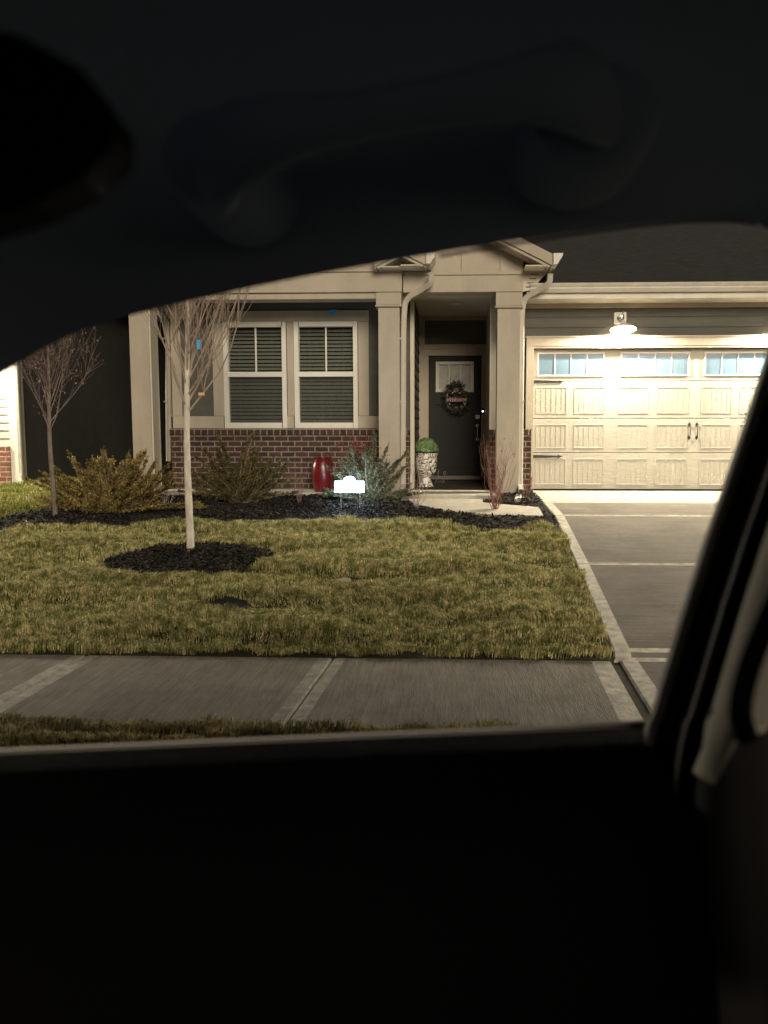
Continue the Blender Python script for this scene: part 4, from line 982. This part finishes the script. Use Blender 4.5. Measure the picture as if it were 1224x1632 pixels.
# outer body side: big plate with the opening
def plate(m, inner, y, x0, x1, z0, z1):
    n = len(inner); outer = []
    for p in inner:
        d = Vector((p[0] - cen.x, 0, p[2] - cen.z)); tx = (x1 - cen.x) / d.x if d.x > 1e-6 else ((x0 - cen.x) / d.x if d.x < -1e-6 else 1e9)
        tz = (z1 - cen.z) / d.z if d.z > 1e-6 else ((z0 - cen.z) / d.z if d.z < -1e-6 else 1e9)
        t = min(tx, tz); outer.append((cen.x + d.x * t, y, cen.z + d.z * t))
    m.rings([[(p[0], y, p[2]) for p in inner], outer], cap=False)
mb = MB(); plate(mb, R0[0], YG + .05, -1.7, 1.6, .55, 1.77); mb.build('outer_panel', cpaint, car)
# glass
gm = MB(); gm.add([(p[0], YG + .03, p[2]) for p in ringoff(inn, .019, 0)], [tuple(range(len(inn)))]); gm.build('window_glass', glassmat('car_glass', (.97, .98, .97), .0), car)
# sill trim strip (outer belt moulding catches light)
a, b = P(-420, 1214, YG + .035), P(1040, 1151.5, YG + .035); mb = MB()
bl = [P(x_, y_, YG) for x_, y_ in [(1036, 1152)] + bot]; mb.rings([[(p.x, YG + .0015, p.z - .004), (p.x, YG + .0015, p.z + .0004), (p.x, YG + .0042, p.z + .0008), (p.x, YG + .0042, p.z - .004)] for p in bl]); mb.build('belt_moulding', mat('satin_moulding', (.85, .80, .70), .5), car)
mb = MB(); mb.tube([P(a, b + 4 - (a - 1000) * .008, YG + .004) for a, b in tops[12:-1]], .0013, 6); mb.build('window_bead', mat('grey_bead', (.42, .40, .36), .5), car)
# headliner loft
tp = [P(a, b, YG - .01) for a, b in [(-900, 1150), (-600, 1000)] + tops + [(1500, 400), (2300, 420)]]
cs = [(.0, .0), (-.003, .015), (-.012, .045), (-.035, .09), (-.09, .14), (-.15, .19), (-.26, .225), (-.5, .245), (-1.0, .25), (-1.4, .22), (-1.55, .1)]
mb = MB(); rows_ = []
for dy, dz in cs:
    f = min(1, dz / .25); rows_.append([(p.x, YG - .01 + dy, max(p.z + dz, 0) * (1 - f) + (1.45 + .02 + .30 - .10 * (p.x ** 2) ) * f if dz > .1 else p.z + dz) for p in tp])
mb.rings(rows_, cap=False, loop=False); mb.build('headliner', clin, car, smooth=True)
mb = MB(); mb.box(-1.3, 1.6, -.95, YG + .05, 1.80, 1.83); mb.build('roof', cpaint, car)
# grab handle
HD = .44
def hp_(px, py, d=HD): return P(px, py, d)
def bar(m, pts, n=12):
    rings = []
    pts = [(Vector(p), a, b) for p, a, b in pts]
    for i, (p, a, b) in enumerate(pts):
        t = (pts[min(i + 1, len(pts) - 1)][0] - pts[max(i - 1, 0)][0]).normalized(); u = Vector((0, 1, 0)); v = u.cross(t).normalized(); u = t.cross(v).normalized()
        rings.append([p + u * a * math.cos(q) + v * b * math.sin(q) for q in np.linspace(0, 2 * math.pi, n, endpoint=False)])
    m.rings(rings)
mb = MB()
bar(mb, [(hp_(350, 300, .52), .012, .022), (hp_(345, 275, .49), .016, .026), (hp_(360, 235, .46), .014, .028), (hp_(450, 205, .445), .010, .018), (hp_(570, 182, .44), .009, .013), (hp_(700, 160, .44), .009, .013), (hp_(840, 138, .445), .010, .017), (hp_(920, 138, .46), .014, .030), (hp_(955, 160, .49), .016, .030), (hp_(960, 185, .52), .012, .022)])
hd = mb.build('grab_handle', chan, car, smooth=True); hd.modifiers.new('s', 'SUBSURF').levels = 1; hd.modifiers['s'].render_levels = 2
for (px, py) in ((345, 262), (940, 190)):
    mb = MB(); c0 = P(px, py, .51)
    mb.rings([[(c0.x + sx * r1 * (1 if px < 600 else 1.3), c0.y + dy, c0.z + sz * r1 * .9) for sx, sz in [(math.cos(q), math.sin(q)) for q in np.linspace(0, 2 * math.pi, 20, endpoint=False)]] for r1, dy in ((.020, -.022), (.030, -.015), (.034, .0), (.036, .08))])
    mb.build('handle_mount', chan, car, smooth=True)
# sun visor upper left
mb = MB(); a = P(-330, 120, .47); 
vp = [P(x_, y_, .28) for x_, y_ in ((-500, 20), (-100, 20), (40, 60), (130, 110), (178, 175), (180, 230), (130, 285), (50, 325), (-100, 370), (-500, 420))]
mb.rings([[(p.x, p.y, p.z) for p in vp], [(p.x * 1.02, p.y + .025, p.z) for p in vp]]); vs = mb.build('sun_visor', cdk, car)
# B-pillar: parallel mouldings sweeping from the roof to the sill
def strip(name, m, rows_px, ds):
    """rows_px: list of rows; each row is photo points left to right; ds depth for each column"""
    k = MB(); rows__ = []
    for row in rows_px: rows__.append([P(a, b, d) for (a, b), d in zip(row, ds)])
    k.rings(rows__, cap=False, loop=False); return k.build(name, m, car, smooth=True)
def diag(offs, t0=-.25, t1=1.35, n=12, bend=0):
    # axis line from (1262,430) to (1038,1152); offs = pixels to the right
    out = []
    base = [(1300, 300)] + right[1:] + [(1028, 1185), (1016, 1260), (1010, 1350), (1005, 1450), (1003, 1700)]
    for (a, b) in base: out.append([(a + o, b) for o in offs])
    return out
strip('pillar_seal', mat('pillar_seal', (.30, .28, .24), .7), diag((-7, 0, 14, 25)), (.628, .60, .595, .61))
strip('pillar_gap', cdk, diag((22, 32, 48, 56)), (.61, .585, .58, .565))
strip('pillar_bead', mat('pillar_bead', (.16, .145, .12), .5), diag((55, 59, 64, 67)), (.565, .545, .545, .56))
strip('pillar_channel', cdk, diag((66, 76, 90)), (.56, .56, .53))
dg = diag((88, 96, 120, 160, 220, 250)); ds_ = (.53, .51, .495, .485, .48, .50)
up_ = [r for r in dg if r[0][1] <= 1152] + [[(1120, 1190), (1122, 1196), (1128, 1206), (1142, 1226), (1190, 1150), (1250, 1150)], [(1104, 1228), (1107, 1232), (1118, 1240), (1140, 1252), (1178, 1180), (1240, 1160)]]
strip('pillar_trim', ctan, up_, ds_)
strip('rear_pillar_panel', cdk, diag((246, 420, 900)), (.51, .46, .42))
strip('lower_trim', mat('dark_lower_trim', (.03, .028, .024), .8), [[(1126, 1130), (1136, 1130), (1150, 1130), (1190, 1130), (1240, 1130), (1290, 1130)]] + [r for r in dg if r[0][1] > 1200], [d + .012 for d in ds_])
# seat belt in front of the pillar
mb = MB(); q = [P(1300, 830, .40), P(1224, 985, .40), P(1188, 1080, .40), P(1178, 1140, .40), P(1190, 1175, .405)]
bar(mb, [(p, .005, .006) for p in smoothpath(q)], 8); mb.build('belt_guide', cdk, car, smooth=True)
mb = MB(); q1 = [P(1330, 900, .39), P(1250, 1060, .39), P(1235, 1200, .39), P(1240, 1400, .39), P(1260, 1700, .39)]; q2 = [p + Vector((.045, -.01, 0)) for p in q1]
mb.rings([[tuple(a) for a in q1], [tuple(a) for a in q2], [tuple(a + Vector((0, .002, 0))) for a in q2], [tuple(a + Vector((0, .002, 0))) for a in q1]], cap=False, loop=False); mb.build('seat_belt', cdk, car)
# door card below the window
sill = [P(a, b, YG - .012) for a, b in [(-1200, 1240)] + bot[::-1] + [(1036, 1153), (1500, 1130)]]
mb = MB(); cs = [(0, -.004), (-.03, -.006), (-.09, -.022), (-.12, -.06), (-.13, -.2), (-.10, -.34), (-.20, -.36), (-.21, -.42), (-.12, -.45), (-.12, -.9)]
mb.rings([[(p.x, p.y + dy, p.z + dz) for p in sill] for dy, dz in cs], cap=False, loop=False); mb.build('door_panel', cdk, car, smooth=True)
# rest of the shell: far side door and pillars, floor, rear bulkhead, dash
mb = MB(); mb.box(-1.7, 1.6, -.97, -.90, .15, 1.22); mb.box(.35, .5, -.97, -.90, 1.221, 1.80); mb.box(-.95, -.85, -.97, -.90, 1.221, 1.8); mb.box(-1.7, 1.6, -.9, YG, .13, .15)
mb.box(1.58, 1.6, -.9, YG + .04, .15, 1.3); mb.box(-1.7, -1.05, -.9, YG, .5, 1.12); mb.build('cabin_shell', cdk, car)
mb = MB(); mb.box(.45, .62, -.75, -.28, .3, 1.45, ch=.05); mb.box(-.1, .45, -.75, -.28, .3, .62, ch=.05); mb.build('seat', cdk, car)
mb = MB(); mb.box(-1.75, 1.7, -.97, YG + .06, -.02, .12, ch=.03); mb.build('underbody', cpaint, car)
for xw in (-1.5, 1.35):
    for yw in (-.86, .45):
        mb = MB(); mb.lathe([(.001, -.1), (.2, -.1), (.31, -.09), (.33, -.06), (.33, .06), (.31, .09), (.2, .1), (.001, .1)], (xw, yw, .18), 24, axis='y'); mb.build('wheel', cdk, car, smooth=True)
